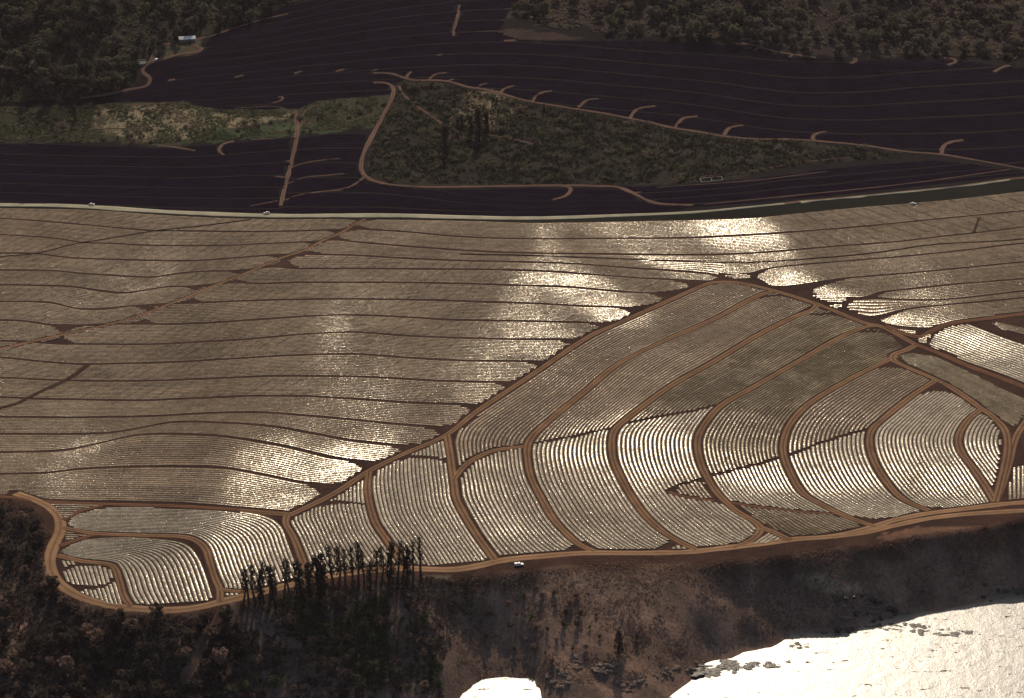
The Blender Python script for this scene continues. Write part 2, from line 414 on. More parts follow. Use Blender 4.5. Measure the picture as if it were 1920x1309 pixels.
T5 = [(-140, 535), (15, 535), (84, 536), (134, 538), (185, 545), (218, 549), (242, 549), (286, 542), (319, 538), (363, 537), (430, 531), (500, 532), (560, 530), (728, 530), (862, 532), (963, 535), (1064, 538), (1131, 544), (1200, 549), (1265, 551)]
T6 = [(-140, 564), (15, 566), (67, 566), (101, 569), (134, 577), (161, 580), (202, 579), (235, 575), (266, 573), (310, 570), (376, 568), (504, 563), (560, 562), (661, 561), (795, 563), (896, 566), (997, 569), (1098, 574), (1178, 577), (1235, 580)]
T7 = [(-140, 600), (15, 601), (50, 603), (91, 609), (111, 610), (168, 610), (215, 608), (336, 608), (437, 603), (538, 596), (627, 591), (694, 592), (762, 595), (846, 600), (963, 602), (1064, 604), (1125, 606), (1180, 610)]
T8 = [(-140, 638), (15, 640), (67, 642), (111, 645), (202, 646), (286, 646), (370, 642), (471, 636), (571, 627), (644, 623), (711, 626), (778, 631), (862, 634), (963, 636), (1071, 637), (1125, 641)]
T9 = [(-140, 660), (15, 672), (84, 679), (151, 683), (235, 682), (336, 679), (437, 673), (538, 667), (644, 664), (711, 667), (778, 672), (862, 676), (930, 677), (1007, 678), (1070, 682)]
T10 = [(-140, 704), (15, 709), (101, 713), (202, 715), (302, 714), (403, 710), (504, 706), (644, 706), (728, 709), (812, 714), (896, 716), (947, 717), (1010, 722)]
T11 = [(-140, 742), (15, 746), (67, 748), (168, 750), (269, 751), (370, 747), (471, 743), (560, 743), (661, 748), (762, 755), (846, 758), (880, 759), (950, 764)]
T12 = [(-140, 780), (15, 782), (134, 783), (269, 781), (370, 776), (471, 773), (560, 778), (661, 787), (762, 797), (820, 801), (885, 806)]
T13 = [(-140, 812), (15, 814), (134, 814), (202, 812), (252, 805), (302, 795), (336, 791), (403, 792), (504, 799), (571, 810), (661, 826), (762, 837), (820, 841)]
T14 = [(-140, 850), (15, 848), (101, 846), (151, 839), (202, 827), (252, 817), (302, 814), (403, 817), (471, 826), (538, 838), (627, 859), (701, 868), (750, 874)]
T15 = [(-140, 893), (15, 889), (84, 887), (151, 880), (235, 876), (336, 875), (420, 878), (487, 889), (555, 903), (598, 908), (680, 912)]
T16 = [(-140, 925), (15, 932), (57, 938), (134, 943), (235, 946), (336, 949), (437, 955), (504, 960), (540, 963)]
LA = [(-140, 500), (15, 481), (67, 476), (145, 457), (185, 451), (286, 434), (370, 425), (471, 412)]
LB = [(-140, 800), (15, 762), (50, 748), (84, 731), (118, 716), (141, 703), (165, 684)]
LC = [(1836, 409), (1826, 436)]
D1 = [(-140, 680), (15, 651), (44, 644), (111, 629), (202, 609), (269, 589), (336, 563), (403, 535), (471, 508), (521, 486), (571, 469), (605, 451), (640, 436), (664, 421), (684, 411)]
R1 = [(540, 966), (560, 958), (627, 925), (694, 882), (762, 849), (836, 816), (896, 770), (997, 703), (1098, 635), (1160, 606), (1240, 570), (1319, 535), (1345, 529), (1375, 529), (1406, 534), (1458, 547), (1537, 572), (1617, 604), (1657, 614), (1716, 646)]
R2 = [(1716, 646), (1766, 665), (1819, 688), (1895, 716), (2080, 790)]
R2U = [(1660, 612), (1720, 632), (1745, 622), (1772, 610), (1800, 604), (1850, 598), (1895, 592), (2080, 570)]
R3 = [(1717, 648), (1696, 658), (1677, 665), (1675, 676), (1703, 690), (1745, 708), (1780, 725), (1812, 746), (1836, 764), (1857, 778), (1882, 803), (1889, 827), (1887, 859), (1875, 911), (1866, 942)]
R3B = [(1866, 942), (1880, 910), (1892, 870), (1905, 820), (1930, 780)]
V0 = [(838, 816), (844, 851), (849, 888), (852, 908), (856, 935), (873, 969), (896, 1006), (920, 1039), (928, 1050)]
V1 = [(1450, 546), (1414, 558), (1339, 598), (1239, 642), (1160, 682), (1098, 733), (1047, 774), (1004, 812), (989, 837), (990, 868), (997, 898), (1014, 932), (1037, 972), (1064, 1002), (1088, 1022), (1115, 1034)]
V2 = [(1532, 572), (1522, 582), (1490, 594), (1418, 630), (1339, 678), (1265, 719), (1202, 764), (1167, 792), (1152, 808), (1147, 828), (1150, 862), (1164, 895), (1181, 926), (1207, 963), (1238, 993), (1265, 1011), (1305, 1031)]
V3 = [(1640, 611), (1621, 614), (1577, 632), (1500, 676), (1420, 722), (1356, 758), (1324, 792), (1308, 825), (1312, 862), (1328, 899), (1349, 929), (1382, 959), (1416, 979), (1426, 993), (1409, 1013), (1375, 1027)]
V4 = [(1680, 668), (1597, 709), (1520, 755), (1484, 792), (1470, 825), (1470, 855), (1486, 895), (1507, 926), (1540, 946), (1574, 963), (1607, 976), (1642, 988)]
V5 = [(1757, 712), (1749, 717), (1708, 744), (1658, 784), (1634, 808), (1631, 838), (1644, 875), (1671, 915), (1698, 939), (1742, 958)]
V6 = [(1840, 767), (1815, 788), (1798, 817), (1801, 845), (1826, 880), (1850, 915), (1866, 942)]
V3E = [(1426, 990), (1450, 998), (1480, 1013)]
BOT_L = [(30, 925), (67, 938), (94, 952), (111, 972), (113, 995), (101, 1022), (94, 1046), (96, 1069), (110, 1092), (145, 1116), (202, 1134), (252, 1141), (319, 1144), (370, 1139), (420, 1127), (471, 1115), (538, 1098), (605, 1082), (661, 1073), (728, 1066), (768, 1066), (846, 1068), (896, 1061), (946, 1050), (1014, 1043), (1098, 1037), (1200, 1037), (1288, 1035), (1355, 1028), (1423, 1020), (1490, 1011), (1557, 1006), (1624, 994)]
BOT_U = [(1600, 998), (1640, 987), (1675, 976), (1731, 964), (1801, 955), (1864, 947), (1895, 944), (2080, 930)]
BOT_R = [(1560, 1007), (1624, 998), (1671, 987), (1731, 974), (1801, 965), (1891, 959), (2080, 948)]
X1 = [(851, 900), (857, 890), (873, 872), (896, 857), (930, 844), (985, 837)]
X2 = [(992, 833), (1064, 821), (1150, 802)]
X3 = [(1168, 796), (1221, 785), (1288, 773), (1356, 757)]
X4 = [(1254, 924), (1258, 918), (1270, 911), (1315, 899), (1328, 893), (1406, 875), (1470, 857), (1483, 852), (1557, 825), (1636, 803)]
X5 = [(1254, 922), (1281, 931), (1340, 939)]
X5B = [(1350, 937), (1390, 946), (1443, 953), (1507, 960), (1564, 964)]
X6 = [(1424, 558), (1452, 555), (1480, 557), (1530, 571)]
X7 = [(1524, 590), (1560, 590), (1600, 598), (1622, 606)]
X8 = [(1615, 622), (1650, 623), (1690, 634), (1716, 648)]
X9 = [(1632, 694), (1660, 686), (1690, 688), (1740, 705)]
X10 = [(1720, 740), (1745, 733), (1775, 733), (1800, 742)]
W1 = [(692, 884), (689, 915), (694, 948), (705, 982), (725, 1012), (745, 1040), (760, 1066)]
WX1 = [(762, 855), (790, 857), (838, 864)]
WX2 = [(604, 943), (640, 942), (692, 948)]
W2 = [(538, 966), (536, 982), (551, 1009), (563, 1039), (575, 1068), (590, 1086)]
W3 = [(118, 990), (150, 996), (185, 1001), (269, 1004), (336, 1006), (366, 1013), (385, 1029), (394, 1056), (403, 1084), (412, 1106), (412, 1128)]
W3B = [(112, 1024), (140, 1014), (175, 1003)]
W4 = [(108, 1042), (151, 1052), (202, 1058), (216, 1067), (225, 1093), (232, 1118), (245, 1137)]
W5 = [(118, 975), (151, 958), (192, 948)]
W7 = [(410, 1105), (440, 1109), (487, 1110)]
RING = [(112, 1072), (125, 1062), (150, 1057), (185, 1057), (206, 1062)]
RING2 = [(118, 1098), (150, 1106), (185, 1102), (214, 1090)]
NECK = [(538, 964), (500, 962), (450, 957)]
SPUR = [(440, 1130), (412, 1150), (398, 1175), (380, 1205), (366, 1240), (345, 1275)]
# roads that get a surface of their own: name, line, full width (m), material, label
ROADS = [
 ('dirt_road', R1, 4.4, 'road'), ('dirt_road', D1, 3.2, 'road'), ('dirt_road', V0, 4.9, 'road'), ('dirt_road', V1, 4.6, 'road'), ('dirt_road', V2, 4.6, 'road'), ('dirt_road', V3, 4.6, 'road'),
 ('dirt_road', V4, 4.6, 'road'), ('dirt_road', V5, 4.4, 'road'), ('dirt_road', V6, 4.6, 'road'), ('dirt_road', R2, 4.6, 'track'), ('dirt_road', R2U, 5.0, 'track'), ('dirt_road', R3, 4.8, 'road'), ('dirt_road', R3B, 5.0, 'road'),
 ('dirt_road', BOT_L, 7.4, 'road_wide'), ('dirt_road', BOT_U, 6.4, 'road_wide'), ('dirt_road', BOT_R, 6.0, 'road_wide'), ('dirt_road', X1, 3.8, 'road'), ('dirt_road', W1, 4.4, 'road'), ('dirt_road', W2, 4.4, 'road'),
 ('dirt_road', W3, 4.3, 'road'), ('dirt_road', W4, 4.2, 'road'), ('dirt_track', W3B, 3.4, 'track'), ('dirt_track', W5, 3.6, 'track'), ('dirt_track', W7, 3.4, 'road'), ('dirt_road', V3E, 5.0, 'road'),
 ('dirt_track', T16, 4.0, 'track'), ('dirt_track', NECK, 5.0, 'road'), ('dirt_track', SPUR, 3.4, 'far_track'),
 ('dirt_track', X5, 3.0, 'track'), ('dirt_track', X5B, 3.0, 'track'),
 ('paved_road', PALE, 7.4, 'pale_road'),
]
CUTS = []
for l, hw in [(T16, 3.4),
              (D1, 2.3), (R1, 4.0), (R2, 4.5), (R2U, 4.0), (R3, 3.8), (R3B, 3.5), (V0, 2.3), (V1, 2.3), (V2, 2.3), (V3, 2.3), (V4, 2.3), (V5, 2.3), (V6, 3.2),
              (BOT_L, 4.6), (BOT_U, 4.2), (BOT_R, 4), (X1, 2.7), (X2, 1.4), (X3, 1.4), (X4, 1.5), (X5, 2.2), (X5B, 2.2), (X6, 1.6), (X7, 1.6), (X8, 1.8), (X9, 2.0), (X10, 1.8), (W1, 2.3), (WX1, 1.7), (WX2, 1.7), (W2, 2.3), (W3, 2.3), (W4, 2.3), (W3B, 2.6), (W5, 2.6), (W7, 2.2), (RING, 1.4), (RING2, 1.4), (V3E, 3.4), (SPUR, 2.6)]:
    CUTS.append((wline(l), hw))

def cut_mask(x, y):
    """True where a road or track runs"""
    r = np.zeros(x.shape, bool)
    x0, x1, y0, y1 = x.min()-6, x.max()+6, y.min()-6, y.max()+6
    for l, hw in CUTS:
        if l[:, 0].max() < x0 or l[:, 0].min() > x1 or l[:, 1].max() < y0 or l[:, 1].min() > y1: continue
        for a, b in zip(l[:-1], l[1:]):
            if max(a[0], b[0]) < x0 or min(a[0], b[0]) > x1 or max(a[1], b[1]) < y0 or min(a[1], b[1]) > y1: continue
            m = np.where((np.abs(x-(a[0]+b[0])/2) < 8) & (np.abs(y-(a[1]+b[1])/2) < 8) & ~r)
            if not len(m[0]): continue
            px, py = x[m], y[m]; d = b-a; L2 = (d*d).sum()+1e-9
            t = np.clip(((px-a[0])*d[0]+(py-a[1])*d[1])/L2, 0, 1)
            dist = np.hypot(px-a[0]-t*d[0], py-a[1]-t*d[1])
            rr = r[m]; rr |= dist < hw; r[m] = rr
    return r

PROF = np.array([(0, 0), (.15, .0), (.19, .23), (.32, .27), (.5, .285), (.68, .27), (.81, .23), (.85, .0)])
PROF_WIDE = np.array([(0, 0), (.09, .0), (.12, .14), (.3, .17), (.5, .18), (.7, .17), (.88, .14), (.91, .0)])
def beds(name, A, B, poly=None, tipL=None, tipR=None, mat='plastic', spacing=2.45, prof=PROF, label=None, cat='crop plot', group=None, soil='soil', skip=None, zk=1.0, step=2.3, cuts=True, rmin=0., jit=.007, inset=1.45, insets=None):
    """one plot of raised, film-covered beds that follow the two guide lines"""
    if cat == 'field strip' and prof is PROF: prof = PROF_WIDE
    a = smooth_line(A, 5) if len(A) < 400 else A; b = smooth_line(B, 5)
    if poly is not None and len(poly) > 3: poly = [tuple(p) for p in smooth_line(list(poly)+[poly[0]], 8)]
    ax, ay, _ = ground(a[:, 0], a[:, 1]); bx, by, _ = ground(b[:, 0], b[:, 1])
    La = np.hypot(np.diff(ax), np.diff(ay)).sum(); Lb = np.hypot(np.diff(bx), np.diff(by)).sum()
    n = max(2, int(max(La, Lb)/step)+1)
    wa = resample(np.stack([ax, ay], -1), n); wb = resample(np.stack([bx, by], -1), n)
    dist = np.hypot(*(wa-wb).T)
    if cat == 'field strip' or insets:
        if insets: k0 = np.clip(insets[0]/np.maximum(dist, .1), 0, .3)[:, None]; k1 = np.clip(insets[1]/np.maximum(dist, .1), 0, .3)[:, None]; wa, wb = wa+(wb-wa)*k0, wb+(wa-wb)*k1; dist = np.hypot(*(wa-wb).T)
    if cat == 'field strip':
        ins = inset*(1+.25*vnoise(wa[:, 0], wa[:, 1], 12, 3)); k0 = np.clip(ins/np.maximum(dist, .1), 0, .3)[:, None]; wa, wb = wa+(wb-wa)*k0, wb+(wa-wb)*k0; dist = np.hypot(*(wa-wb).T)
    rows = max(1, int(round(np.percentile(dist, 60)/spacing)))
    k = len(prof)
    vv = (np.arange(rows)[:, None]+prof[:, 0][None]).ravel(); vv = np.r_[vv, rows]/rows
    zz = np.r_[np.tile(prof[:, 1], rows), 0.0]*zk
    # rows thin out where guides converge: keep heights gentle
    X = wa[None, :, 0]*(1-vv[:, None])+wb[None, :, 0]*vv[:, None]
    Y = wa[None, :, 1]*(1-vv[:, None])+wb[None, :, 1]*vv[:, None]
    loc = np.clip(dist/(rows*spacing), .12, 1.15)
    # centres of the cells
    cv = (np.arange(rows)+.5)/rows
    CX = wa[None, :, 0]*(1-cv[:, None])+wb[None, :, 0]*cv[:, None]; CY = wa[None, :, 1]*(1-cv[:, None])+wb[None, :, 1]*cv[:, None]
    cx = .5*(CX[:, 1:]+CX[:, :-1]); cy = .5*(CY[:, 1:]+CY[:, :-1])
    jx = rng.normal(0, .5, (rows, 1))
    keep = np.ones(cx.shape, bool)
    if cuts: keep &= ~cut_mask(cx+jx*.4, cy)
    if rmin > 0: keep &= (.5*(dist[1:]+dist[:-1])/(rows*spacing) > rmin)[None, :]
    PXc, PYc = to_pix(cx, cy, hgt(cx, cy))
    if poly is not None: keep &= inpoly(PXc, PYc, poly)
    fr = cv[:, None]
    if tipL: keep &= PXc > tipL[0]+tipL[1]*np.clip((tipL[3]-fr)/tipL[3], 0, 1)**2+tipL[2]*np.clip((fr-tipL[3])/(1-tipL[3]), 0, 1)**2
    if tipR: keep &= PXc < tipR[0]-tipR[1]*np.clip((tipR[3]-fr)/tipR[3], 0, 1)**2-tipR[2]*np.clip((fr-tipR[3])/(1-tipR[3]), 0, 1)**2
    if skip: keep[np.arange(rows) % skip == skip-1] = False
    if not keep.any(): print('EMPTY PLOT', label); return None
    Z = hgt(X, Y)+.06+zz[:, None]*loc[None, :]*(1+rng.normal(0, jit*2.0, (len(vv), n)))
    nv = len(vv)
    idx = np.arange(nv*n).reshape(nv, n)
    q = np.stack([idx[:-1, :-1], idx[:-1, 1:], idx[1:, 1:], idx[1:, :-1]], -1)    # (nv-1, n-1, 4)
    kk = np.repeat(keep, k, axis=0)
    mi = np.tile(np.array([1]+[0]*(k-2)+[1]), rows)[:, None]*np.ones((1, n-1), int)
    f = q[kk]; mi = mi[kk]
    V = np.stack([X, Y, Z], -1).reshape(-1, 3)
    # face orientation up
    p0, p1, p2 = V[f[0, 0]], V[f[0, 1]], V[f[0, 2]]
    if np.cross(p1-p0, p2-p0)[2] < 0: f = f[:, ::-1]
    tone = np.r_[np.repeat(rng.normal(0, .10, rows), k), 0][:, None]+vnoise(X, Y, 22, 61)*.10+vnoise(X, Y, 5, 62)*.08
    V, f, at_ = compact(V, f, {'row_tone': np.clip(tone, -.5, .5).ravel()})
    org = V.mean(0); org[2] = V[:, 2].min()
    o = mesh_np(name, V-org, f, [M[mat], M[soil]], mi, attrs=at_)
    o.location = org
    set_label(o, label, cat, group)
    return o
def ribbon(name, line, width, mat, label=None, kind='structure', i=[0], off=.12, rag=.12, taper=0):
    i[0] += 1
    l = wline(line, 2.5)
    t = np.gradient(l, axis=0); t /= np.hypot(*t.T)[:, None]+1e-9
    nrm = np.stack([t[:, 1], -t[:, 0]], -1)
    us = np.array([-1, -.55, 0, .55, 1.]); n = len(l)
    wv = width/2*(1+rag*vnoise(l[:, 0]+i[0]*13, l[:, 1], 9, i[0]))
    if taper: wv = wv*(1-(1-taper)*np.clip((np.linspace(0, 1, n)-.72)/.28, 0, 1))
    P = l[:, None, :]+nrm[:, None, :]*us[None, :, None]*wv[:, None, None]
    z = hgt(P[..., 0], P[..., 1])+off+.02*(i[0] % 13)
    z[:, 0] -= .1+off; z[:, -1] -= .1+off
    V = np.concatenate([P, z[..., None]], -1).reshape(-1, 3)
    idx = np.arange(n*5).reshape(n, 5)
    q = np.stack([idx[:-1, :-1], idx[:-1, 1:], idx[1:, 1:], idx[1:, :-1]], -1).reshape(-1, 4)
    a, b, c = V[q[0, 0]], V[q[0, 1]], V[q[0, 2]]
    if np.cross(b-a, c-a)[2] < 0: q = q[:, ::-1]
    o = mesh_np(name, V, q, M[mat], attrs={'across': np.tile((us+1)/2, n)})
    set_label(o, label, None, None, kind)
    return o
for nme, l, wd, mt in ROADS: ribbon(nme, l, wd, mt, off=.3 if mt == 'pale_road' else .12, taper=.3 if mt == 'pale_road' else 0)

# ------------------------------------------------------------------ mulched plots
ORD = ['first', 'second', 'third', 'fourth', 'fifth', 'sixth', 'seventh', 'eighth', 'ninth', 'tenth', 'eleventh', 'twelfth', 'thirteenth', 'fourteenth', 'fifteenth', 'sixteenth']
SG = 'long strips of plastic mulch between dark tracks'
TS = [EDGE, T1, T2, T3, T4, T5, T6, T7, T8, T9, T10, T11, T12, T13, T14, T15, T16]
def crop_line(l, x0, x1):
    s = smooth_line(l, 5); x0 = max(x0, s[0, 0]); x1 = min(x1, s[-1, 0])
    m = (s[:, 0] > x0+4) & (s[:, 0] < x1-4)
    e = lambda x: (x, float(np.interp(x, s[:, 0], s[:, 1])))
    return [e(x0)]+[tuple(p) for p in s[m][::3]]+[e(x1)]
# left of the small diagonal road
tips_l = [673, 628, 587, 521, 446, 368, 274, 112]
for k, xt in enumerate(tips_l):
    beds('mulched_strip', crop_line(TS[k], -140, xt+40), crop_line(TS[k+1], -140, xt+40), tipR=(xt+4, 24, 40, .5), mat='plastic_hatch',
         label='%s long grey strip below the pale road, left of the small diagonal dirt road' % ORD[k], cat='field strip', group=SG)
# right of it, each reaching the big diagonal road or the right edge
tl = [676, 637, 585, 545, 447, 363, 272, 122]
tr = [2080, 2080, 1350, 1338, 1283, 1237, 1181, 1126, 1072, 1011, 951, 887, 819, 752, 678, 598]
desc = ['uppermost pale strip right of the small diagonal road, with a white glare in its middle', 'second strip from the top right of the small diagonal road, crossed by the brightest glare',
        'third strip from the top, thin wedge ending at the hilltop track junction', 'fourth strip from the top, narrowing to the hilltop junction of dirt roads']
for k in range(16):
    x0 = -140 if k >= 8 else tl[k]-60
    A, B = TS[k], TS[k+1]
    xt = tr[k]; kw = {}
    if xt < 2000: kw['tipR'] = (xt+(6 if k > 3 else 8), 34 if k > 3 else 16, 68 if k > 3 else 14, .40)
    if k < 8: kw['tipL'] = (tl[k]-4, 40, 24, .5)
    if k == 2:
        A = T2; B = T3
    m = 'plastic_hatch' if 3 <= k <= 10 else 'plastic'
    if k < 2:
        x1 = 2080
        beds('mulched_strip', crop_line(A, x0, 1480), crop_line(B, x0, 1480), mat='plastic', label=desc[k], cat='field strip', group=SG, **kw)
        beds('mulched_strip', crop_line(A, 1480, x1), crop_line(B, 1480, x1), mat='plastic_hatch_right', cat='field strip', group=SG,
             label=['top right strip beside the dark grassy bank, scored by dark seams', 'second strip from the top at the right edge, with a short dark cross track'][k])
        continue
    x1 = min(xt+30, 2080)
    lab = desc[k] if k < 4 else '%s strip from the pale road, its rounded end at the big diagonal road' % ORD[k]
    if k == 14: lab = 'strip with the dazzling white glare, second from the bottom beside the big diagonal road'
    if k == 15: lab = 'lowest long strip, dark thick track along its upper edge and visible furrows'
    beds('mulched_strip', crop_line(A, x0, x1), crop_line(B, x0, x1), mat=m, label=lab, cat='field strip', group=SG, **kw)
# strip between T2 and T3R on the right
beds('mulched_strip', crop_line(T2, 1344, 2080), [(1344, 513), (1370, 515), (1406, 513)]+crop_line(T3R, 1420, 2080), mat='plastic', label='strip split by a thin dark line, right of the hilltop junction', cat='field strip', group=SG)
U0 = T3R
U1 = [(1395, 524), (1418, 529), (1454, 538), (1498, 535), (1549, 527), (1597, 521), (1716, 511), (1895, 494), (2080, 476)]
U2 = [(1500, 552), (1541, 556), (1617, 559), (1649, 549), (1716, 541), (1796, 533), (1895, 525), (2080, 508)]
U3 = [(1600, 562), (1645, 560), (1736, 563), (1796, 560), (1895, 549), (2080, 528)]
U4 = [(1575, 590), (1597, 589), (1629, 595), (1657, 591), (1696, 581), (1756, 573), (1895, 561), (2080, 540)]
U5 = [(1640, 606), (1665, 610), (1716, 616), (1756, 615), (1796, 605), (1895, 593), (2080, 572)]
for l, hw in []: CUTS.append((wline(l), hw))
UG = 'glinting strips right of the hilltop junction'
beds('mulched_strip', T3R, U1, tipL=(1420, 25, 25, .55), label='bright pointed strip starting right beside the hilltop junction', cat='field strip', group=UG)
beds('mulched_strip', crop_line(U1, 1500, 2080), crop_line(U2, 1500, 2080), tipL=(1524, 70, 10, .6), label='second glinting pointed strip down from the hilltop junction', cat='field strip', group=UG)
beds('mulched_strip', crop_line(U2, 1630, 2080), crop_line(U3, 1630, 2080), tipL=(1646, 20, 20, .5), label='narrow strip wedged between two dark tracks on the right', cat='field strip', group=UG)
beds('mulched_strip', [(1590, 562), (1617, 561)]+crop_line(U3, 1645, 2080), crop_line(U4, 1575, 2080), tipL=(1592, 12, 25, .5), label='very bright blunt strip above the crossroads at the right', cat='field strip', group=UG)
beds('mulched_strip', crop_line(U4, 1640, 2080), crop_line(U5, 1640, 2080), tipL=(1654, 45, 10, .6), label='strip with a white glare just right of the crossroads', cat='field strip', group=UG)
beds('mulched_patch', [(1420, 505), (1340, 514)], [(1420, 522), (1340, 524)], poly=[(1360, 517), (1385, 513), (1406, 516), (1400, 523), (1375, 523)], label='tiny bright lens of plastic at the hilltop junction', cuts=False)
beds('mulched_patch', [(1510, 553), (1600, 556)], [(1510, 566), (1600, 568)], poly=[(1524, 552), (1560, 551), (1589, 558), (1572, 567), (1535, 562)], label='small bright wedge of plastic beside the ridge road', cuts=False)
beds('mulched_patch', [(1550, 569), (1585, 572)], [(1550, 580), (1585, 582)], poly=[(1556, 574), (1572, 569), (1580, 574), (1572, 578)], label='smallest bright speck of plastic by the ridge road', cuts=False)
beds('mulched_patch', [(1655, 614), (1730, 622)], [(1655, 624), (1730, 634)], poly=[(1664, 614), (1690, 615), (1716, 621), (1705, 627), (1680, 622)], label='short bright sliver of plastic beside the crossroads', cuts=False)
# right-edge slope whose rows run down to the right
beds('mulched_plot', [(1745, 602), (1790, 600), (1900, 640), (2080, 700)], [(1715, 642), (1800, 678), (1900, 714), (2080, 790)], poly=[(1742, 644), (1752, 630), (1768, 619), (1787, 612), (1819, 608), (1860, 616), (1900, 622), (2080, 650), (2080, 780), (1895, 711), (1836, 692), (1790, 671), (1750, 652)],
     mat='plastic_sheen', label='dazzling plot at the right edge with rows running down right', group=None, spacing=3.7)
beds('mulched_patch', [(1715, 622), (1745, 628)], [(1715, 646), (1745, 652)], poly=[(1724, 640), (1728, 632), (1740, 626), (1744, 630), (1737, 640), (1732, 646)], label='tiny glinting corner of plastic above the ridge road fork', cuts=False)
beds('mulched_plot', [(1850, 600), (1895, 610), (2080, 650)], [(1850, 620), (1895, 640), (2080, 700)], poly=[(1862, 608), (1880, 600), (1990, 585), (2080, 570), (2080, 655), (1900, 622), (1880, 618)], label='narrow bright corner plot at the right edge under a brown track', spacing=3.0)
beds('mulched_plot', [(1680, 655), (1731, 660), (1800, 690), (1895, 728), (2080, 810)], [(1680, 682), (1738, 706), (1800, 740), (1895, 800), (2080, 900)], poly=[(1685, 665), (1710, 663), (1740, 667), (1766, 673), (1819, 699), (1893, 736), (2080, 820), (2080, 905), (1895, 797), (1854, 771), (1829, 753), (1784, 720), (1738, 698), (1700, 680)],
     mat='plastic_old', label='dull brown weedy plot between the two roads at the right edge', soil='dark_soil')

# columns of curved plots
G0 = [(1345, 529), (1319, 535), (1240, 570), (1160, 606), (1098, 635), (997, 703), (896, 770), (855, 800), (842, 825), (844, 851), (849, 888), (852, 908), (856, 935), (873, 969), (896, 1006), (920, 1039), (928, 1050)]
CG = 'curved plots on the near slope'
def col(A, B, poly, label, **kw): return beds('mulched_plot', A, B, poly=poly, label=label, group=CG, **({'insets': (3.5 if A is G0 else 2.9, 2.9)} | kw))
G1 = [(1465, 540)]+V1[1:]
col(G0, G1, [(1345, 525), (1400, 528), (1460, 545), (1414, 560), (1339, 600), (1239, 645), (1160, 686), (1098, 735), (1047, 776), (1004, 815), (989, 838), (940, 841), (900, 853), (870, 870), (853, 895), (844, 850), (842, 822), (860, 798), (896, 770), (997, 700), (1098, 632), (1240, 567)],
    'long curving plot directly right of the big diagonal road', mat='plastic')
col(G0, G1, [(860, 905), (868, 892), (885, 872), (905, 860), (935, 850), (982, 841), (987, 868), (994, 901), (1012, 935), (1033, 969), (1059, 997), (1072, 1012), (1073, 1022), (1062, 1030), (1037, 1037), (997, 1044), (963, 1046), (940, 1042), (918, 1026), (892, 989), (868, 948), (861, 925)],
    'barrel-shaped plot above the parked white vehicle', mat='plastic_sheen')
G2 = [(1550, 566)]+V2[2:]
col(G1, G2, [(1440, 550), (1500, 556), (1530, 572), (1490, 596), (1418, 632), (1339, 680), (1259, 725), (1202, 766), (1167, 794), (1150, 803), (1064, 821), (992, 833), (1004, 808), (1047, 770), (1098, 729), (1160, 678), (1239, 640), (1339, 594)],
    'second long curving plot right of the big diagonal road', mat='plastic')
col(G1, G2, [(985, 832), (1064, 821), (1150, 800), (1152, 862), (1166, 897), (1183, 928), (1209, 965), (1236, 993), (1252, 1010), (1252, 1018), (1240, 1024), (1214, 1031), (1180, 1033), (1148, 1032), (1115, 1027), (1085, 1010), (1058, 990), (1031, 955), (1005, 915), (992, 880)],
    'broad curved plot below the narrow dark cross track, bottom rounded', mat='plastic_sheen')
G3 = [(1650, 606)]+V3[2:13]+[(1440, 1000), (1480, 1020)]
col(G2, G3, [(1522, 574), (1560, 584), (1622, 608), (1577, 634), (1500, 678), (1420, 724), (1356, 757), (1288, 773), (1221, 785), (1168, 797), (1202, 762), (1265, 716), (1339, 674), (1418, 628), (1490, 592)],
    'third long curving plot with dark weedy blotches', mat='plastic_old')
col(G2, G3, [(1165, 797), (1221, 785), (1288, 773), (1356, 757), (1324, 792), (1308, 825), (1312, 862), (1326, 894), (1268, 909), (1250, 920), (1256, 926), (1281, 933), (1340, 941), (1382, 962), (1405, 975), (1416, 990), (1410, 1003), (1389, 1017), (1355, 1027), (1318, 1027), (1285, 1015), (1240, 992), (1207, 960), (1181, 924), (1160, 885), (1147, 830)],
    'curved plot wrapping around the dark hairpin notch', mat='plastic_sheen')
beds('mulched_patch', G2, G3, poly=[(1266, 920), (1282, 911), (1316, 903), (1324, 915), (1334, 935), (1312, 935), (1280, 929)], label='small bright patch inside the dark hairpin', cuts=True)
G4 = [(1700, 660)]+V4[1:]
col(G3, G4, [(1610, 618), (1660, 622), (1712, 648), (1690, 662), (1597, 711), (1520, 757), (1484, 794), (1470, 825), (1470, 856), (1406, 875), (1328, 893), (1312, 862), (1308, 825), (1324, 790), (1356, 754), (1420, 719), (1500, 673), (1577, 630)],
    'fourth long curving plot, dark patch near its upper end', mat='plastic_old')
col(G3, G4, [(1328, 894), (1406, 875), (1470, 857), (1486, 895), (1507, 927), (1540, 948), (1560, 962), (1500, 958), (1440, 951), (1370, 940), (1345, 925)],
    'bright short plot between the notch and the crossing of two tracks', mat='plastic_sheen')
col(G3, G4, [(1386, 948), (1443, 954), (1507, 961), (1557, 966), (1600, 978), (1611, 988), (1605, 996), (1580, 1003), (1523, 1009), (1490, 1007), (1456, 994), (1416, 971)],
    'dull leaf-shaped plot at the bottom right beside the main dirt road', mat='plastic_old')
G5 = [(1762, 706)]+V5[1:]
col(G4, G5, [(1620, 700), (1640, 692), (1680, 690), (1720, 700), (1742, 714), (1708, 746), (1658, 786), (1634, 805), (1557, 825), (1472, 855), (1470, 825), (1484, 792), (1520, 753), (1580, 718)],
    'plot with a flat scalloped top right of the fourth curving plot', mat='plastic')
col(G4, G5, [(1474, 856), (1557, 825), (1632, 804), (1631, 838), (1644, 875), (1671, 915), (1698, 939), (1728, 956), (1691, 967), (1640, 972), (1591, 965), (1535, 944), (1507, 926), (1486, 895)],
    'brightly glinting plot below the long rising cross track', mat='plastic_sheen')
G6 = [(1850, 760)]+V6[1:]
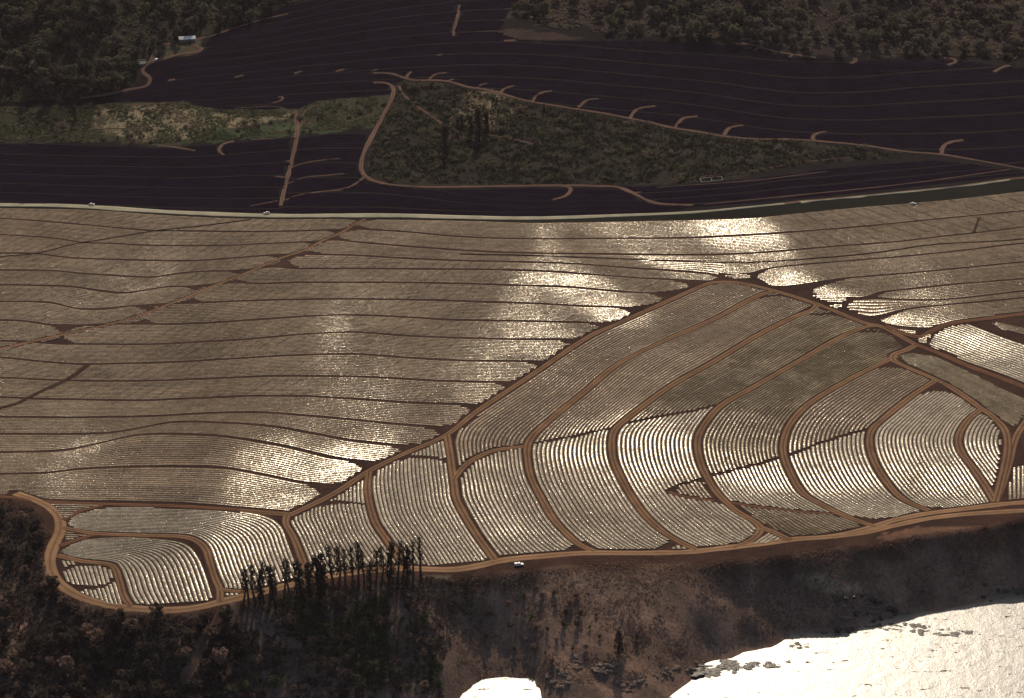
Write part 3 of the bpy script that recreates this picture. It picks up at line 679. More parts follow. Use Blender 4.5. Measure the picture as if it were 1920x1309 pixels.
col(G5, G6, [(1700, 752), (1725, 738), (1765, 735), (1800, 745), (1832, 768), (1815, 790), (1798, 817), (1801, 845), (1826, 880), (1850, 915), (1860, 938), (1840, 947), (1790, 952), (1731, 950), (1690, 938), (1671, 915), (1644, 875), (1631, 838), (1634, 808), (1660, 782)],
    'fan-shaped plot with glinting curved rows near the right edge', mat='plastic_sheen')
col([(1842, 768)]+V6[1:], [(p[0]+92, p[1]+2) for p in [(1842, 768)]+V6[1:]], [(1842, 768), (1865, 785), (1882, 810), (1885, 840), (1878, 880), (1864, 925), (1850, 912), (1826, 878), (1803, 845), (1800, 817), (1815, 790)],
    'small shield-shaped plot tucked against the right edge road', mat='plastic_sheen')
beds('mulched_plot', [(1890, 880), (1890, 945)], [(2080, 850), (2080, 935)], poly=[(1893, 910), (1905, 860), (1930, 800), (2080, 780), (2080, 925), (1895, 938)], label='plot cut off by the right edge beyond the edge road')
# near slope, left of the first curved road
GW1 = [(700, 860)]+W1
GV0 = [(836, 810)]+V0[1:]
col(GW1, GV0, [(700, 900), (706, 884), (721, 873), (762, 862), (795, 861), (834, 869), (846, 901), (849, 935), (869, 972), (893, 1006), (914, 1037), (916, 1047), (879, 1056), (829, 1064), (785, 1064), (755, 1040), (730, 1010), (712, 980), (703, 945), (699, 921)],
    'tall evenly ruled plot right of the windbreak trees', mat='plastic_sheen')
beds('mulched_patch', GW1, GV0, poly=[(768, 855), (800, 838), (838, 820), (840, 862)], label='triangle of plastic at the foot of the big diagonal road, right one', mat='plastic_sheen')
GW2 = [(530, 940)]+W2
GW1b = [(690, 880)]+W1
col(GW2, GW1b, [(545, 990), (546, 978), (565, 964), (598, 952), (640, 946), (688, 952), (696, 980), (710, 1010), (735, 1040), (748, 1062), (700, 1068), (661, 1072), (612, 1080), (595, 1076), (575, 1045), (558, 1012)],
    'ruled plot directly behind the row of windbreak trees', mat='plastic_sheen')
beds('mulched_patch', GW2, GW1b, poly=[(606, 941), (650, 914), (692, 890), (690, 945)], label='triangle of plastic at the foot of the big diagonal road, left one', mat='plastic_sheen')
O1 = [(100, 972), (130, 952), (200, 948), (302, 947), (403, 951), (471, 958), (512, 968), (536, 986), (548, 1015), (562, 1050), (580, 1085)]
I1 = [(115, 992)]+W3[1:]
col(O1, I1, [(124, 980), (151, 964), (202, 953), (302, 951), (403, 955), (471, 963), (511, 975), (530, 992), (545, 1026), (558, 1056), (568, 1082), (540, 1092), (504, 1099), (454, 1107), (424, 1104), (413, 1083), (403, 1049), (387, 1019), (363, 1009), (302, 1000), (218, 998), (151, 994)],
    'bent plot whose rows turn from dull level to bright upright, upper left one', mat='plastic_sheen', rmin=.12)
O2 = [(105, 1026), (151, 1010), (235, 1004), (319, 1009), (358, 1018), (380, 1040), (396, 1075), (412, 1125)]
I2 = [(100, 1042)]+W4[1:]
col(O2, I2, [(114, 1034), (134, 1022), (168, 1011), (235, 1008), (319, 1013), (356, 1025), (375, 1046), (389, 1079), (398, 1110), (390, 1125), (336, 1137), (286, 1138), (249, 1133), (235, 1103), (229, 1076), (218, 1058), (168, 1050), (128, 1042)],
    'bent plot at the lower left corner of the fields, ringed by the dirt road', mat='plastic_sheen', rmin=.12)
beds('mulched_plot', [(108, 1050), (132, 1112)], [(212, 1045), (232, 1125)], poly=[(117, 1081), (122, 1072), (140, 1064), (165, 1061), (190, 1064), (208, 1071), (213, 1082), (205, 1090), (188, 1097), (165, 1100), (140, 1096), (124, 1089)], label='small oval plot in the lower left corner', mat='plastic_sheen', cuts=False)
beds('mulched_patch', [(108, 1050), (142, 1130)], [(212, 1045), (240, 1140)], poly=[(148, 1109), (188, 1104), (216, 1094), (226, 1133), (188, 1126)], label='curved wedge of plastic under the small oval plot', mat='plastic_sheen', cuts=False)
beds('mulched_patch', [(100, 1040), (120, 1080)], [(160, 1045), (175, 1075)], poly=[(110, 1050), (150, 1056), (120, 1063)], label='sliver of plastic above the small oval plot', mat='plastic_sheen', cuts=False)
beds('mulched_patch', [(408, 1105), (420, 1130)], [(452, 1105), (464, 1130)], poly=[(418, 1112), (450, 1113), (432, 1121)], label='tiny patch of plastic beside the lower left road fork', mat='plastic_sheen', cuts=False)
beds('mulched_patch', [(80, 940), (200, 944)], [(80, 975), (200, 975)], poly=[(98, 946), (140, 946), (182, 948), (150, 956), (119, 970)], label='flat triangle of plastic beside the left road bend', cuts=False)
beds('mulched_patch', [(115, 992), (170, 998)], [(115, 1018), (170, 1014)], poly=[(124, 998), (162, 1004), (127, 1013)], label='little wedge of plastic between two brown tracks at left', cuts=False)
beds('mulched_patch', [(1250, 1010), (1265, 1040)], [(1290, 1010), (1300, 1040)], poly=[(1258, 1030), (1271, 1021), (1288, 1030)], label='little triangle of plastic on the main road, middle one', mat='plastic_sheen', cuts=False)
beds('mulched_patch', [(1405, 1012), (1430, 992)], [(1430, 1035), (1475, 1010)], poly=[(1412, 1021), (1438, 1001), (1462, 1011), (1440, 1017)], label='little triangle of plastic on the main road, right one', mat='plastic_sheen', cuts=False)

M['dark_track'] = road_mat('dark_earth_track', (.050, .026, .018), (.036, .018, .013), (.045, .023, .016))
for l_, w_ in ((LA, 2.0), (LB, 4.6), (LC, 2.2), (T2B, 1.5)): ribbon('earth_track', l_, w_, 'dark_track', off=.42)
# ------------------------------------------------------------------ ground sheet
def build_ground():
    X, Y = _X, _Y; nx, ny = X.shape
    V = np.stack([X, Y, TH], -1).reshape(-1, 3)
    idx = np.arange(nx*ny).reshape(nx, ny)
    q = np.stack([idx[:-1, :-1], idx[1:, :-1], idx[1:, 1:], idx[:-1, 1:]], -1).reshape(-1, 4)
    PX, PY = to_pix(X, Y, TH); jx = vnoise(X, Y, 14, 1)*7+vnoise(X, Y, 6, 2)*3; jy = vnoise(X, Y, 12, 3)*4+vnoise(X, Y, 5, 4)*2
    PXj, PYj = PX+jx, PY+jy
    c = np.zeros((nx, ny, 4), np.float32); c[..., 3] = 1
    c[...] = (.044, .022, .016, 1)
    pale_y = np.interp(PX, [p[0] for p in PALE+PALE2[1:]], [p[1] for p in PALE+PALE2[1:]])
    up = PY < pale_y-2
    c[up] = (.006, .0045, .006, 1)
    edge_y = np.interp(PX, [p[0] for p in EDGE], [p[1] for p in EDGE])
    c[~up & (PY < edge_y+1)] = (.005, .007, .004, 1)
    for poly, colr in ZONES:
        m = inpoly(PXj, PYj, poly) & up
        c[m] = (*colr, 1)
    b = np.interp(X, BX, BY); t = np.clip((b-Y)/14+.2+vnoise(X, Y, 9, 9)*.35, 0, 1)*(Y < b+3)
    dry = np.array((.25, .165, .115, 1)); dk = np.array((.26, .165, .12, 1))*np.array((.75, .75, .75, 1))
    nn = np.clip(.5+.5*vnoise(X, Y*.5, 30, 21)+.4*vnoise(X, Y, 8, 22), 0, 1)[..., None]
    bl = dk*(1-nn)+dry*nn
    lf = np.clip((60-X)/160, 0, 1)[..., None]
    bl = bl*(1-lf)+np.array((.15, .105, .08, 1))*lf
    c = c*(1-t[..., None])+bl*t[..., None]
    for poly, colr in BLUFF_ZONES:
        m = inpoly(PXj, PYj, poly)
        c[m] = (*colr, 1)
    m, nt, out = new_mat('ground_soil')
    at = N(nt, 'ShaderNodeAttribute', attribute_name='tint'); P = pos(nt)
    n1 = noise(nt, .05, 6, .65, P); n2 = noise(nt, .6, 5, .7, P)
    k = mixc(nt, 1.0, at.outputs['Color'], ramp(nt, n1.outputs[0], [(.3, (.6, .6, .62)), (.7, (1.45, 1.4, 1.35))]).outputs[0], 'MULTIPLY')
    k = mixc(nt, 1.0, k, ramp(nt, n2.outputs[0], [(.3, (.6, .6, .6)), (.7, (1.4, 1.4, 1.4))]).outputs[0], 'MULTIPLY')
    principled(nt, out, k, .95, .05, bump(nt, n2.outputs[0], .6, .6))
    o = mesh_np('ground', V, q, m, attrs={'tint': c.reshape(-1, 4)})
    o['kind'] = 'structure'
ZONES = [
 ([(-300, 205), (150, 200), (220, 193), (340, 190), (400, 205), (550, 207), (600, 190), (735, 178), (717, 220), (700, 238), (600, 247), (555, 255), (470, 258), (350, 272), (200, 268), (-300, 262)], (.042, .040, .022)),
 ([(180, 200), (330, 196), (440, 215), (540, 215), (540, 225), (440, 235), (350, 262), (240, 262), (170, 235)], (.20, .165, .10)),
 ([(410, 240), (550, 235), (700, 225), (700, 236), (555, 256), (370, 268)], (.045, .065, .028)),
 ([(737, 165), (760, 152), (850, 160), (1000, 195), (1200, 230), (1300, 250), (1500, 265), (1700, 290), (1500, 310), (1350, 338), (1150, 348), (900, 347), (740, 345), (690, 330), (690, 285), (715, 230)], (.024, .021, .013)),
 ([(870, 175), (930, 172), (975, 195), (960, 225), (900, 240), (840, 235), (850, 205)], (.17, .135, .08)),
 ([(-300, -40), (620, -40), (480, 30), (400, 62), (345, 75), (300, 85), (270, 110), (250, 160), (150, 190), (-300, 200)], (.026, .022, .014)),
 ([(-20, 120), (60, 125), (140, 150), (120, 165), (40, 185), (-20, 185)], (.036, .042, .018)),
 ([(300, 85), (340, 78), (380, 70), (375, 95), (300, 112)], (.08, .07, .04)),
 ([(930, 45), (1000, 20), (1150, 62), (1350, 75), (1500, 105), (2200, 105), (2200, -60), (1000, -60)], (.040, .030, .024)),
 ([(880, 55), (1000, 58), (1100, 70), (1000, 76), (930, 72)], (.045, .028, .022)),
]
BLUFF_ZONES = [
 ([(1480, 1075), (1530, 1075), (1610, 1095), (1605, 1108), (1570, 1112), (1500, 1092)], (.34, .25, .16)),
 ([(1660, 1000), (1740, 988), (1830, 985), (1900, 1000), (1900, 1030), (1800, 1020), (1760, 1005), (1650, 1013)], (.16, .085, .055)),
 ([(780, 1085), (840, 1078), (870, 1110), (900, 1140), (880, 1160), (820, 1110)], (.16, .13, .085)),
 ([(30, 1160), (75, 1145), (65, 1200), (20, 1215)], (.30, .18, .13)),
]
build_ground()
# ------------------------------------------------------------------ far hillside: tracks and dark fields
FAR = [
 ([(717, 137), (737, 139), (762, 148), (779, 151), (813, 151), (841, 153), (875, 163), (909, 168), (944, 177), (978, 187), (1013, 194), (1081, 205), (1133, 213), (1184, 223), (1220, 230), (1256, 239), (1311, 248), (1366, 257), (1420, 261), (1493, 262), (1548, 266), (1621, 273), (1694, 284), (1767, 290), (1821, 299), (1894, 312), (2080, 345)], 4.2),
 ([(762, 149), (764, 141), (771, 135)], 3.4), ([(803, 152), (812, 142), (822, 138), (838, 137)], 3.2), ([(838, 154), (846, 149), (851, 149)], 3.0), ([(893, 167), (900, 160), (913, 156)], 2.8),
 ([(937, 176), (946, 166), (963, 161)], 3.4), ([(998, 192), (1006, 180), (1018, 173), (1035, 170)], 3.6), ([(1082, 206), (1090, 195), (1104, 187), (1122, 185)], 3.6),
 ([(1181, 223), (1187, 212), (1200, 203), (1228, 199)], 3.8), ([(1266, 240), (1272, 229), (1284, 221), (1308, 218)], 3.8), ([(1358, 254), (1363, 244), (1374, 238), (1393, 235)], 3.8),
 ([(1530, 265), (1524, 259), (1530, 251), (1547, 247)], 4.4), ([(1764, 290), (1768, 276), (1782, 267), (1806, 263)], 5.0),
 ([(700, 155), (724, 156), (737, 165), (736, 180), (728, 198), (717, 220), (700, 251), (683, 285), (677, 310), (680, 325), (690, 334), (703, 340), (737, 347), (806, 351), (909, 350), (1047, 348), (1116, 349), (1157, 351), (1184, 361), (1219, 378), (1246, 383), (1300, 385)], 4.4),
 ([(1047, 349), (1066, 351), (1070, 357), (1060, 368), (1036, 375)], 3.6), ([(683, 332), (668, 344), (645, 354), (585, 362)], 3.0), ([(1184, 362), (1203, 360)], 2.6),
 ([(553, 207), (556, 225), (557, 245), (554, 270), (547, 300), (540, 330), (532, 360), (527, 386)], 4.6), ([(547, 303), (538, 302)], 2.6), ([(538, 333), (517, 331)], 2.6),
 ([(545, 315), (570, 306), (600, 301), (640, 297)], 1.8), ([(538, 345), (570, 333), (600, 330), (645, 326)], 2.0), ([(530, 377), (560, 366), (600, 360), (640, 357)], 2.0), ([(520, 377), (495, 382), (470, 386)], 2.0),
 ([(438, 265), (422, 269), (412, 277), (411, 284), (420, 291)], 4.0), ([(295, 273), (325, 276), (345, 279), (366, 283)], 3.6), ([(470, 262), (515, 260)], 2.2),
 ([(150, 184), (200, 177), (243, 168), (262, 165), (277, 160), (281, 147), (268, 136), (270, 126), (284, 114), (290, 100), (297, 88), (320, 82)], 5.0),
 ([(384, 70), (372, 74), (361, 82), (368, 88), (378, 92), (366, 99), (340, 102), (295, 114), (285, 118)], 4.4), ([(384, 70), (400, 66), (480, 40), (540, 26)], 2.4),
 ([(862, 10), (858, 30), (853, 50), (849, 67)], 4.0),
 ([(1380, 82), (1402, 82), (1424, 88), (1450, 95), (1475, 100), (1530, 108)], 3.8), ([(1424, 88), (1414, 95)], 3.0), ([(1488, 102), (1480, 107)], 3.0),
 ([(1603, 109), (1605, 114), (1594, 119)], 4.0), ([(1770, 108), (1790, 111), (1790, 117), (1776, 122)], 4.0), ([(1893, 123), (1880, 126), (1864, 135)], 4.0),
 ([(630, 134), (645, 130)], 4.0), ([(698, 133), (708, 130)], 3.0), ([(552, 138), (566, 134)], 4.0), ([(990, 30), (1001, 34)], 4.0), ([(945, 77), (966, 76)], 4.5), ([(1000, 48), (1050, 42), (1070, 36)], 2.2),
 ([(522, 182), (530, 182), (528, 188), (512, 193)], 3.0), ([(700, 137), (717, 137)], 4.0), ([(630, 158), (560, 196)], 0.0),
 ([(440, 145), (456, 141)], 4.0), ([(316, 151), (328, 149)], 3.5), ([(819, 104), (829, 102)], 3.0),
 ([(748, 162), (757, 178), (775, 195), (800, 212), (828, 232)], 2.6), ([(845, 254), (870, 258), (897, 266)], 2.2), ([(905, 252), (950, 259), (1010, 272)], 2.2), ([(1240, 340), (1400, 322), (1500, 305), (1600, 296)], 1.6), ([(1230, 352), (1400, 340), (1550, 322)], 1.6),
 ([(1320, 384), (1500, 366), (1700, 345), (1894, 318)], 1.8),
 ([(60, 259), (180, 243), (280, 239), (360, 220)], 2.0), ([(553, 250), (565, 232), (568, 215), (585, 200), (640, 190)], 2.0), ([(548, 215), (520, 200), (440, 203)], 1.6), ([(230, 197), (330, 193)], 2.6),
]
for l, wd in FAR:
    if wd <= 0: continue
    CUTS.append((wline(l), wd*.45+.4))
    ribbon('dirt_track', l, wd*.78, 'far_track', off=.15, rag=.3)
ribbon('grass_verge', PALE2, 3.4, 'far_track', off=.2)
ribbon('grass_verge', [(p[0], p[1]+1.5) for p in PALE2[1:6]], 2.0, 'pale_road', off=.35, rag=.9)
DPROF = np.array([(0, 0), (.2, .18), (.5, .32), (.8, .18)])
M['dark_soil'] = simple_mat('dark_field_furrow', (.008, .005, .008), (.018, .011, .016), .4, spec=0.)
def dark(A, B, poly, label, sp=3.0, skip=8, step=5.0):
    o = beds('dark_field', A, B, poly=poly, mat='dark_crop', soil='dark_soil', spacing=sp, prof=DPROF, label=label, cat='field', group=None, skip=skip, jit=.16, step=step)
    return o
dark([(150, 120), (300, 70), (500, 20), (860, -50), (1200, -70), (2100, -110)], [(0, 245), (500, 235), (900, 240), (1200, 262), (1500, 305), (1800, 318), (2100, 300)],
     [(180, 190), (245, 172), (275, 165), (283, 150), (272, 138), (300, 114), (380, 100), (400, 68), (490, 34), (640, -30), (980, -30), (950, 30), (940, 60), (1000, 77), (1200, 77), (1380, 86), (1480, 106), (1600, 113), (1790, 114), (1900, 127), (2090, 145), (2090, 340), (1894, 310), (1694, 282), (1548, 264), (1420, 259), (1311, 246), (1184, 221), (1081, 203), (978, 185), (875, 161), (813, 149), (762, 150), (740, 160), (730, 176), (600, 188), (550, 203), (400, 203), (340, 190), (220, 192)],
     'vast dark purple field sweeping over the far hillside behind the scrubby wedge')
dark([(-140, 262), (300, 276), (555, 258)], [(-140, 382), (300, 398), (560, 404)], [(-138, 268), (60, 271), (200, 274), (300, 278), (400, 270), (470, 264), (553, 260), (546, 300), (530, 360), (524, 390), (524, 398), (330, 392), (170, 382), (-138, 376)],
     'dark field at the left edge between the scrub gully and the pale road', sp=2.8)
dark([(540, 258), (640, 252), (740, 262), (900, 330), (1250, 352)], [(500, 404), (860, 407), (1290, 399)], [(561, 262), (600, 252), (700, 242), (690, 270), (676, 300), (672, 322), (684, 338), (703, 344), (806, 355), (1050, 353), (1157, 356), (1190, 370), (1219, 383), (1290, 392), (1150, 401), (1000, 405), (640, 400), (532, 399), (534, 370)],
     'dark field around the track bends just above the pale road', sp=2.8)
dark([(1160, 352), (1350, 342), (1500, 322), (1900, 290), (2080, 290)], [(1240, 396), (1500, 375), (1893, 333), (2080, 315)], [(1165, 352), (1350, 342), (1500, 324), (1700, 300), (1894, 318), (2080, 345), (2080, 312), (1893, 330), (1700, 352), (1500, 371), (1300, 388), (1220, 378)],
     'narrow dark field tapering beneath the scrubby wedge at the right', sp=2.8, skip=5)

# ------------------------------------------------------------------ foliage
def foliage_mat(name, c1, c2, rough=.8):
    m, nt, out = new_mat(name)
    n = noise(nt, .45, 3, .6, pos(nt))
    oi = N(nt, 'ShaderNodeObjectInfo')
    f = math_n(nt, 'ADD', math_n(nt, 'MULTIPLY', n.outputs[0], .8), math_n(nt, 'MULTIPLY', oi.outputs['Random'], .35))
    c = ramp(nt, f, [(.3, c1), (.8, c2)])
    p = principled(nt, None, c.outputs[0], rough, .15)
    tr = N(nt, 'ShaderNodeBsdfTranslucent'); nt.links.new(c.outputs[0], tr.inputs[0])
    mx = N(nt, 'ShaderNodeMixShader'); mx.inputs[0].default_value = .42
    nt.links.new(p.outputs[0], mx.inputs[1]); nt.links.new(tr.outputs[0], mx.inputs[2]); nt.links.new(mx.outputs[0], out.inputs[0])
    return m
M['leaf_olive'] = foliage_mat('olive_leaves', (0.048, 0.048, 0.027), (0.188, 0.169, 0.1))
M['leaf_grey'] = foliage_mat('grey_green_leaves', (0.062, 0.053, 0.043), (0.25, 0.194, 0.138))
M['leaf_dark'] = foliage_mat('dark_leaves', (0.022, 0.02, 0.018), (0.132, 0.102, 0.078))
M['leaf_brown'] = foliage_mat('brown_scrub_leaves', (0.037, 0.027, 0.022), (0.325, 0.213, 0.156))
M['leaf_green'] = foliage_mat('green_scrub_leaves', (0.044, 0.051, 0.028), (0.165, 0.171, 0.083))
M['leaf_tan'] = foliage_mat('dry_grass_blades', (0.12, 0.1, 0.06), (0.42, 0.35, 0.22))
M['leaf_pine'] = foliage_mat('pine_needles', (0.022, 0.02, 0.018), (0.077, 0.059, 0.048))
M['bark'] = simple_mat('tree_bark', (.03, .02, .015), (.08, .055, .04), 1.5)
M['bark_pale'] = simple_mat('pale_trunk_bark', (.06, .035, .025), (.13, .08, .055), 1.2)

def quads(cent, size, rg, flat=0.0):
    """small leaf-clump faces, randomly turned"""
    n = len(cent)
    a = rg.normal(size=(n, 3)); a[:, 2] *= (1-flat); a /= np.linalg.norm(a, axis=1)[:, None]
    b = rg.normal(size=(n, 3)); b -= (b*a).sum(1)[:, None]*a; b /= np.linalg.norm(b, axis=1)[:, None]
    s = (size*rg.uniform(.6, 1.3, n))[:, None]
    V = np.stack([cent-a*s-b*s*.5, cent+a*s*.7-b*s*.7, cent+a*s+b*s*.5, cent-a*s*.6+b*s*.7], 1).reshape(-1, 3)
    return V, np.arange(n*4).reshape(n, 4)
def tube(pts, rad, k=7):
    pts = np.array(pts, float); n = len(pts)
    V = []
    for i, p in enumerate(pts):
        d = pts[min(i+1, n-1)]-pts[max(i-1, 0)]; d /= np.linalg.norm(d)
        u = np.cross(d, [0, 1, .01]); u /= np.linalg.norm(u); v = np.cross(d, u)
        for j in range(k):
            t = 2*math.pi*j/k; V.append(p+rad[i]*(u*math.cos(t)+v*math.sin(t)))
    Fq = []
    for i in range(n-1):
        for j in range(k): Fq.append((i*k+j, i*k+(j+1) % k, (i+1)*k+(j+1) % k, (i+1)*k+j))
    return np.array(V), np.array(Fq)
def join(parts):
    Vs, Fs, o = [], [], 0
    for v, f in parts: Vs.append(v); Fs.append(f+o); o += len(v)
    return np.vstack(Vs), np.vstack(Fs)
def add_empty(name, loc=(0, 0, 0)):
    e = bpy.data.objects.new(name, None); COL.objects.link(e); e.location = loc; e.empty_display_size = .5; return e

def tree_proto(name, seed, H, R, leaf, nl=620, shape='round', bark='bark', lsize=.55, low=.25):
    """tapered trunk with limbs, crown of leaf clumps with gaps"""
    rg = np.random.default_rng(seed)
    root = add_empty(name)
    top = np.array([rg.normal(0, .04*H), rg.normal(0, .04*H), H*.9])
    mid = top*.5+np.array([rg.normal(0, .03*H), rg.normal(0, .03*H), 0]); tr = H*.022+.05
    parts = [tube([(0, 0, -.6), mid*.5, mid, top], [tr*1.3, tr, tr*.7, tr*.15])]
    cl = []
    nb = 9 if shape == 'round' else 16
    for i in range(nb):
        f = low+(1-low)*(i+.5)/nb
        z = f*H*.9
        if shape == 'round': rr = R*math.sqrt(max(.05, 1-((f-.62)/.48)**2))
        elif shape == 'cone': rr = R*(1.05-f)
        else: rr = R*(.55+.45*rg.random())*(1.15-f*.55)
        k = 3 if shape == 'round' else 2
        for j in range(k):
            an = rg.uniform(0, 6.28); d = rr*rg.uniform(.45, 1.0)
            tip = np.array([math.cos(an)*d, math.sin(an)*d, z+d*.25])+np.array([top[0]*f, top[1]*f, 0])
            st = np.array([top[0]*f, top[1]*f, max(z-d*.5, H*.1)])
            parts.append(tube([st, (st+tip)/2+[0, 0, -d*.05], tip], [tr*.4, tr*.25, tr*.08], 4))
            cl.append((tip, R*(.34 if shape == 'round' else .42)*rg.uniform(.7, 1.25)))
    V, Fq = join(parts)
    mesh_np('trunk', V, Fq, M[bark], parent=root)
    C = []
    wts = np.array([r**2 for _, r in cl]); wts /= wts.sum()
    pick = rg.choice(len(cl), nl, p=wts)
    d = rg.normal(size=(nl, 3)); d /= np.linalg.norm(d, axis=1)[:, None]
    rad = rg.uniform(.45, 1, nl)**.5
    sq = np.array([1, 1, .75 if shape == 'round' else 1.25])
    C = np.array([cl[p][0] for p in pick])+d*sq*(np.array([cl[p][1] for p in pick])*rad)[:, None]
    V, Fq = quads(C, lsize, rg)
    mesh_np('crown', V, Fq, M[leaf], parent=root, smooth=False)
    return root
def shrub_proto(name, seed, R, leaf, nl=150, ls=.32):
    rg = np.random.default_rng(seed)
    k = 5; cc = np.stack([rg.normal(0, R*.45, k), rg.normal(0, R*.45, k), rg.uniform(.35, .75, k)*R], -1)
    p = rg.integers(0, k, nl); d = rg.normal(size=(nl, 3)); d /= np.linalg.norm(d, axis=1)[:, None]
    C = cc[p]+d*R*.5*rg.uniform(.5, 1, nl)[:, None]**.5; C[:, 2] = np.maximum(C[:, 2], .05)
    V, Fq = quads(C, ls, rg)
    return mesh_np(name, V, Fq, M[leaf], smooth=False)
def kids(o): return [c for c in bpy.data.objects if c.parent is o]
_kc = {}
def place(proto, x, y, s=1.0, label=None, cat=None, group=None, tilt=0.0, first=set(), sz=None):
    if proto.name not in _kc: _kc[proto.name] = kids(proto)
    if proto.name in first:
        o = proto.copy(); COL.objects.link(o)
        for c in _kc[proto.name]:
            d = c.copy(); COL.objects.link(d); d.parent = o
    else:
        o = proto; first.add(proto.name)
    o.location = (x, y, float(hgt(x, y))-.15)
    o.rotation_euler = (random.gauss(0, tilt), random.gauss(0, tilt), random.uniform(0, 6.28))
    o.scale = (s, s, sz or s*random.uniform(.85, 1.15))
    set_label(o, label, cat, group); return o
def scatter(poly, n, mind, seed, dens=None):
    """points on the ground inside a traced region, at least mind metres apart"""
    rg = np.random.default_rng(seed)
    poly = [tuple(p) for p in poly]
    xs = [p[0] for p in poly]; ys = [p[1] for p in poly]
    out = []; cell = {}; tries = 0
    P = np.stack([rg.uniform(min(xs), max(xs), n*14), rg.uniform(min(ys), max(ys), n*14)], -1)
    P = P[inpoly(P[:, 0], P[:, 1], poly)]
    x, y, z = ground(P[:, 0], P[:, 1])
    c = cut_mask(x, y)
    for a, b, k in zip(x, y, c):
        if k: continue
        if dens is not None and rg.random() > dens(a, b): continue
        if mind > 0:
            q = (int(a//mind), int(b//mind)); ok = True
            for i in (-1, 0, 1):
                for j in (-1, 0, 1):
                    for (u, v) in cell.get((q[0]+i, q[1]+j), ()):
                        if (u-a)**2+(v-b)**2 < mind*mind: ok = False
            if not ok: continue
            cell.setdefault(q, []).append((a, b))
        out.append((a, b))
        if len(out) >= n: break
    return out
def brush(name, poly, n, leaf, seed, size=.5, hgt_=.9, label=None, cat='scrub', per=6, mind=0, patch=14, thr=-.2):
    """low ground cover nobody could count"""
    pts = scatter(poly, n, mind, seed, dens=lambda a, b: 1.0 if vnoise(a, b, patch, seed)+.4*vnoise(a, b, patch*.35, seed+1) > thr else .08)
    if not pts: return
    rg = np.random.default_rng(seed+5); p = np.array(pts)
    big = rg.uniform(.5, 1.4, len(p))
    P = np.repeat(p, per, 0)+rg.normal(0, .55, (len(p)*per, 2))*np.repeat(big, per)[:, None]
    z = hgt(P[:, 0], P[:, 1])+rg.uniform(.0, hgt_, len(P))*np.repeat(big, per)
    C = np.stack([P[:, 0], P[:, 1], z], -1)
    V, Fq = quads(C, size, rg, .2)
    org = V.mean(0)
    o = mesh_np(name, V-org, Fq, M[leaf], smooth=False); o.location = org
    set_label(o, label, cat, None, 'stuff'); return o

rf = [tree_proto('forest_tree', 100+i, 10+i, 4.6, ['leaf_olive', 'leaf_grey', 'leaf_olive', 'leaf_dark'][i], 700, lsize=.62) for i in range(4)]
rr_ = [tree_proto('hillside_tree', 120+i, 9+i, 4.4, ['leaf_grey', 'leaf_grey', 'leaf_olive'][i], 700, lsize=.62) for i in range(3)]
nf = [tree_proto('scrub_tree', 140+i, 6.5+i, 3.0, ['leaf_brown', 'leaf_dark', 'leaf_green'][i], 620, lsize=.42) for i in range(3)]
FL = [(-60, -30), (640, -30), (500, 26), (400, 60), (345, 72), (300, 82), (262, 112), (250, 155), (150, 185), (-60, 198)]
for i, (x, y) in enumerate(scatter(FL, 250, 5.4, 1, dens=lambda a, b: (.12 if inpoly(*[np.array([q]) for q in to_pix(a, b, -55)], [(-40, 120), (60, 120), (150, 152), (130, 175), (40, 190), (-40, 190)])[0] else 1) if vnoise(a, b, 40, 33) > -.45 else .15)):
    place(rf[[0, 1, 2, 3, 3][i % 5]], x, y, random.uniform(.6, 1.25), 'rounded dark tree in the forest at the top left', 'tree', 'forest trees on the top left hillside', .05)
FR = [(960, 20), (1010, -40), (2050, -40), (2050, 125), (1900, 112), (1800, 104), (1600, 102), (1500, 96), (1380, 74), (1200, 66), (1050, 58)]
for i, (x, y) in enumerate(scatter(FR, 290, 5.6, 2, dens=lambda a, b: 1 if vnoise(a, b, 45, 34) > -.5 else .15)):
    place(rr_[i % 3], x, y, random.uniform(.55, 1.2), 'grey green bushy tree on the wooded slope at the top right', 'tree', 'trees on the top right slope', .05)
brush('undergrowth', FL, 5200, 'leaf_olive', 3, .7, 1.4, 'low olive undergrowth between the forest trees at the top left', 'undergrowth')
brush('meadow_grass', [(-60, 120), (60, 122), (150, 152), (130, 175), (40, 190), (-60, 192)], 900, 'leaf_green', 31, .6, .6, 'green meadow clearing at the left edge of the top left forest', 'grass', thr=-.6)
brush('undergrowth', FR, 7000, 'leaf_grey', 4, .7, 1.4, 'low grey green undergrowth on the slope at the top right', 'undergrowth')
GUL = [(-100, 203), (150, 200), (220, 194), (340, 194), (400, 207), (550, 208), (600, 192), (735, 180), (717, 220), (700, 236), (600, 246), (555, 254), (470, 256), (350, 270), (200, 268), (-100, 262)]
WED = [(742, 168), (760, 154), (850, 162), (1000, 197), (1200, 232), (1300, 252), (1500, 265), (1700, 290), (1500, 310), (1350, 336), (1150, 346), (900, 345), (745, 343), (694, 328), (692, 285), (718, 230)]
brush('gully_scrub', GUL, 4200, 'leaf_green', 5, .5, .9, 'green and grey scrub filling the gully at left', 'scrub', thr=-.1)
brush('dry_grass', GUL, 2200, 'leaf_tan', 6, .6, .4, 'pale dry grass tufts scattered in the gully scrub', 'grass', patch=16, thr=.35)
M['leaf_wedge'] = foliage_mat('dark_olive_scrub_leaves', (.010, .010, .007), (.060, .054, .034))
brush('wedge_scrub', WED, 7500, 'leaf_wedge', 7, .55, 1.3, 'dark olive scrub covering the wedge between the far fields', 'scrub', thr=-.25, patch=10)
brush('wedge_grass', WED, 1600, 'leaf_green', 8, .5, .5, 'green grass patches within the scrubby wedge', 'grass', patch=20, thr=.3)
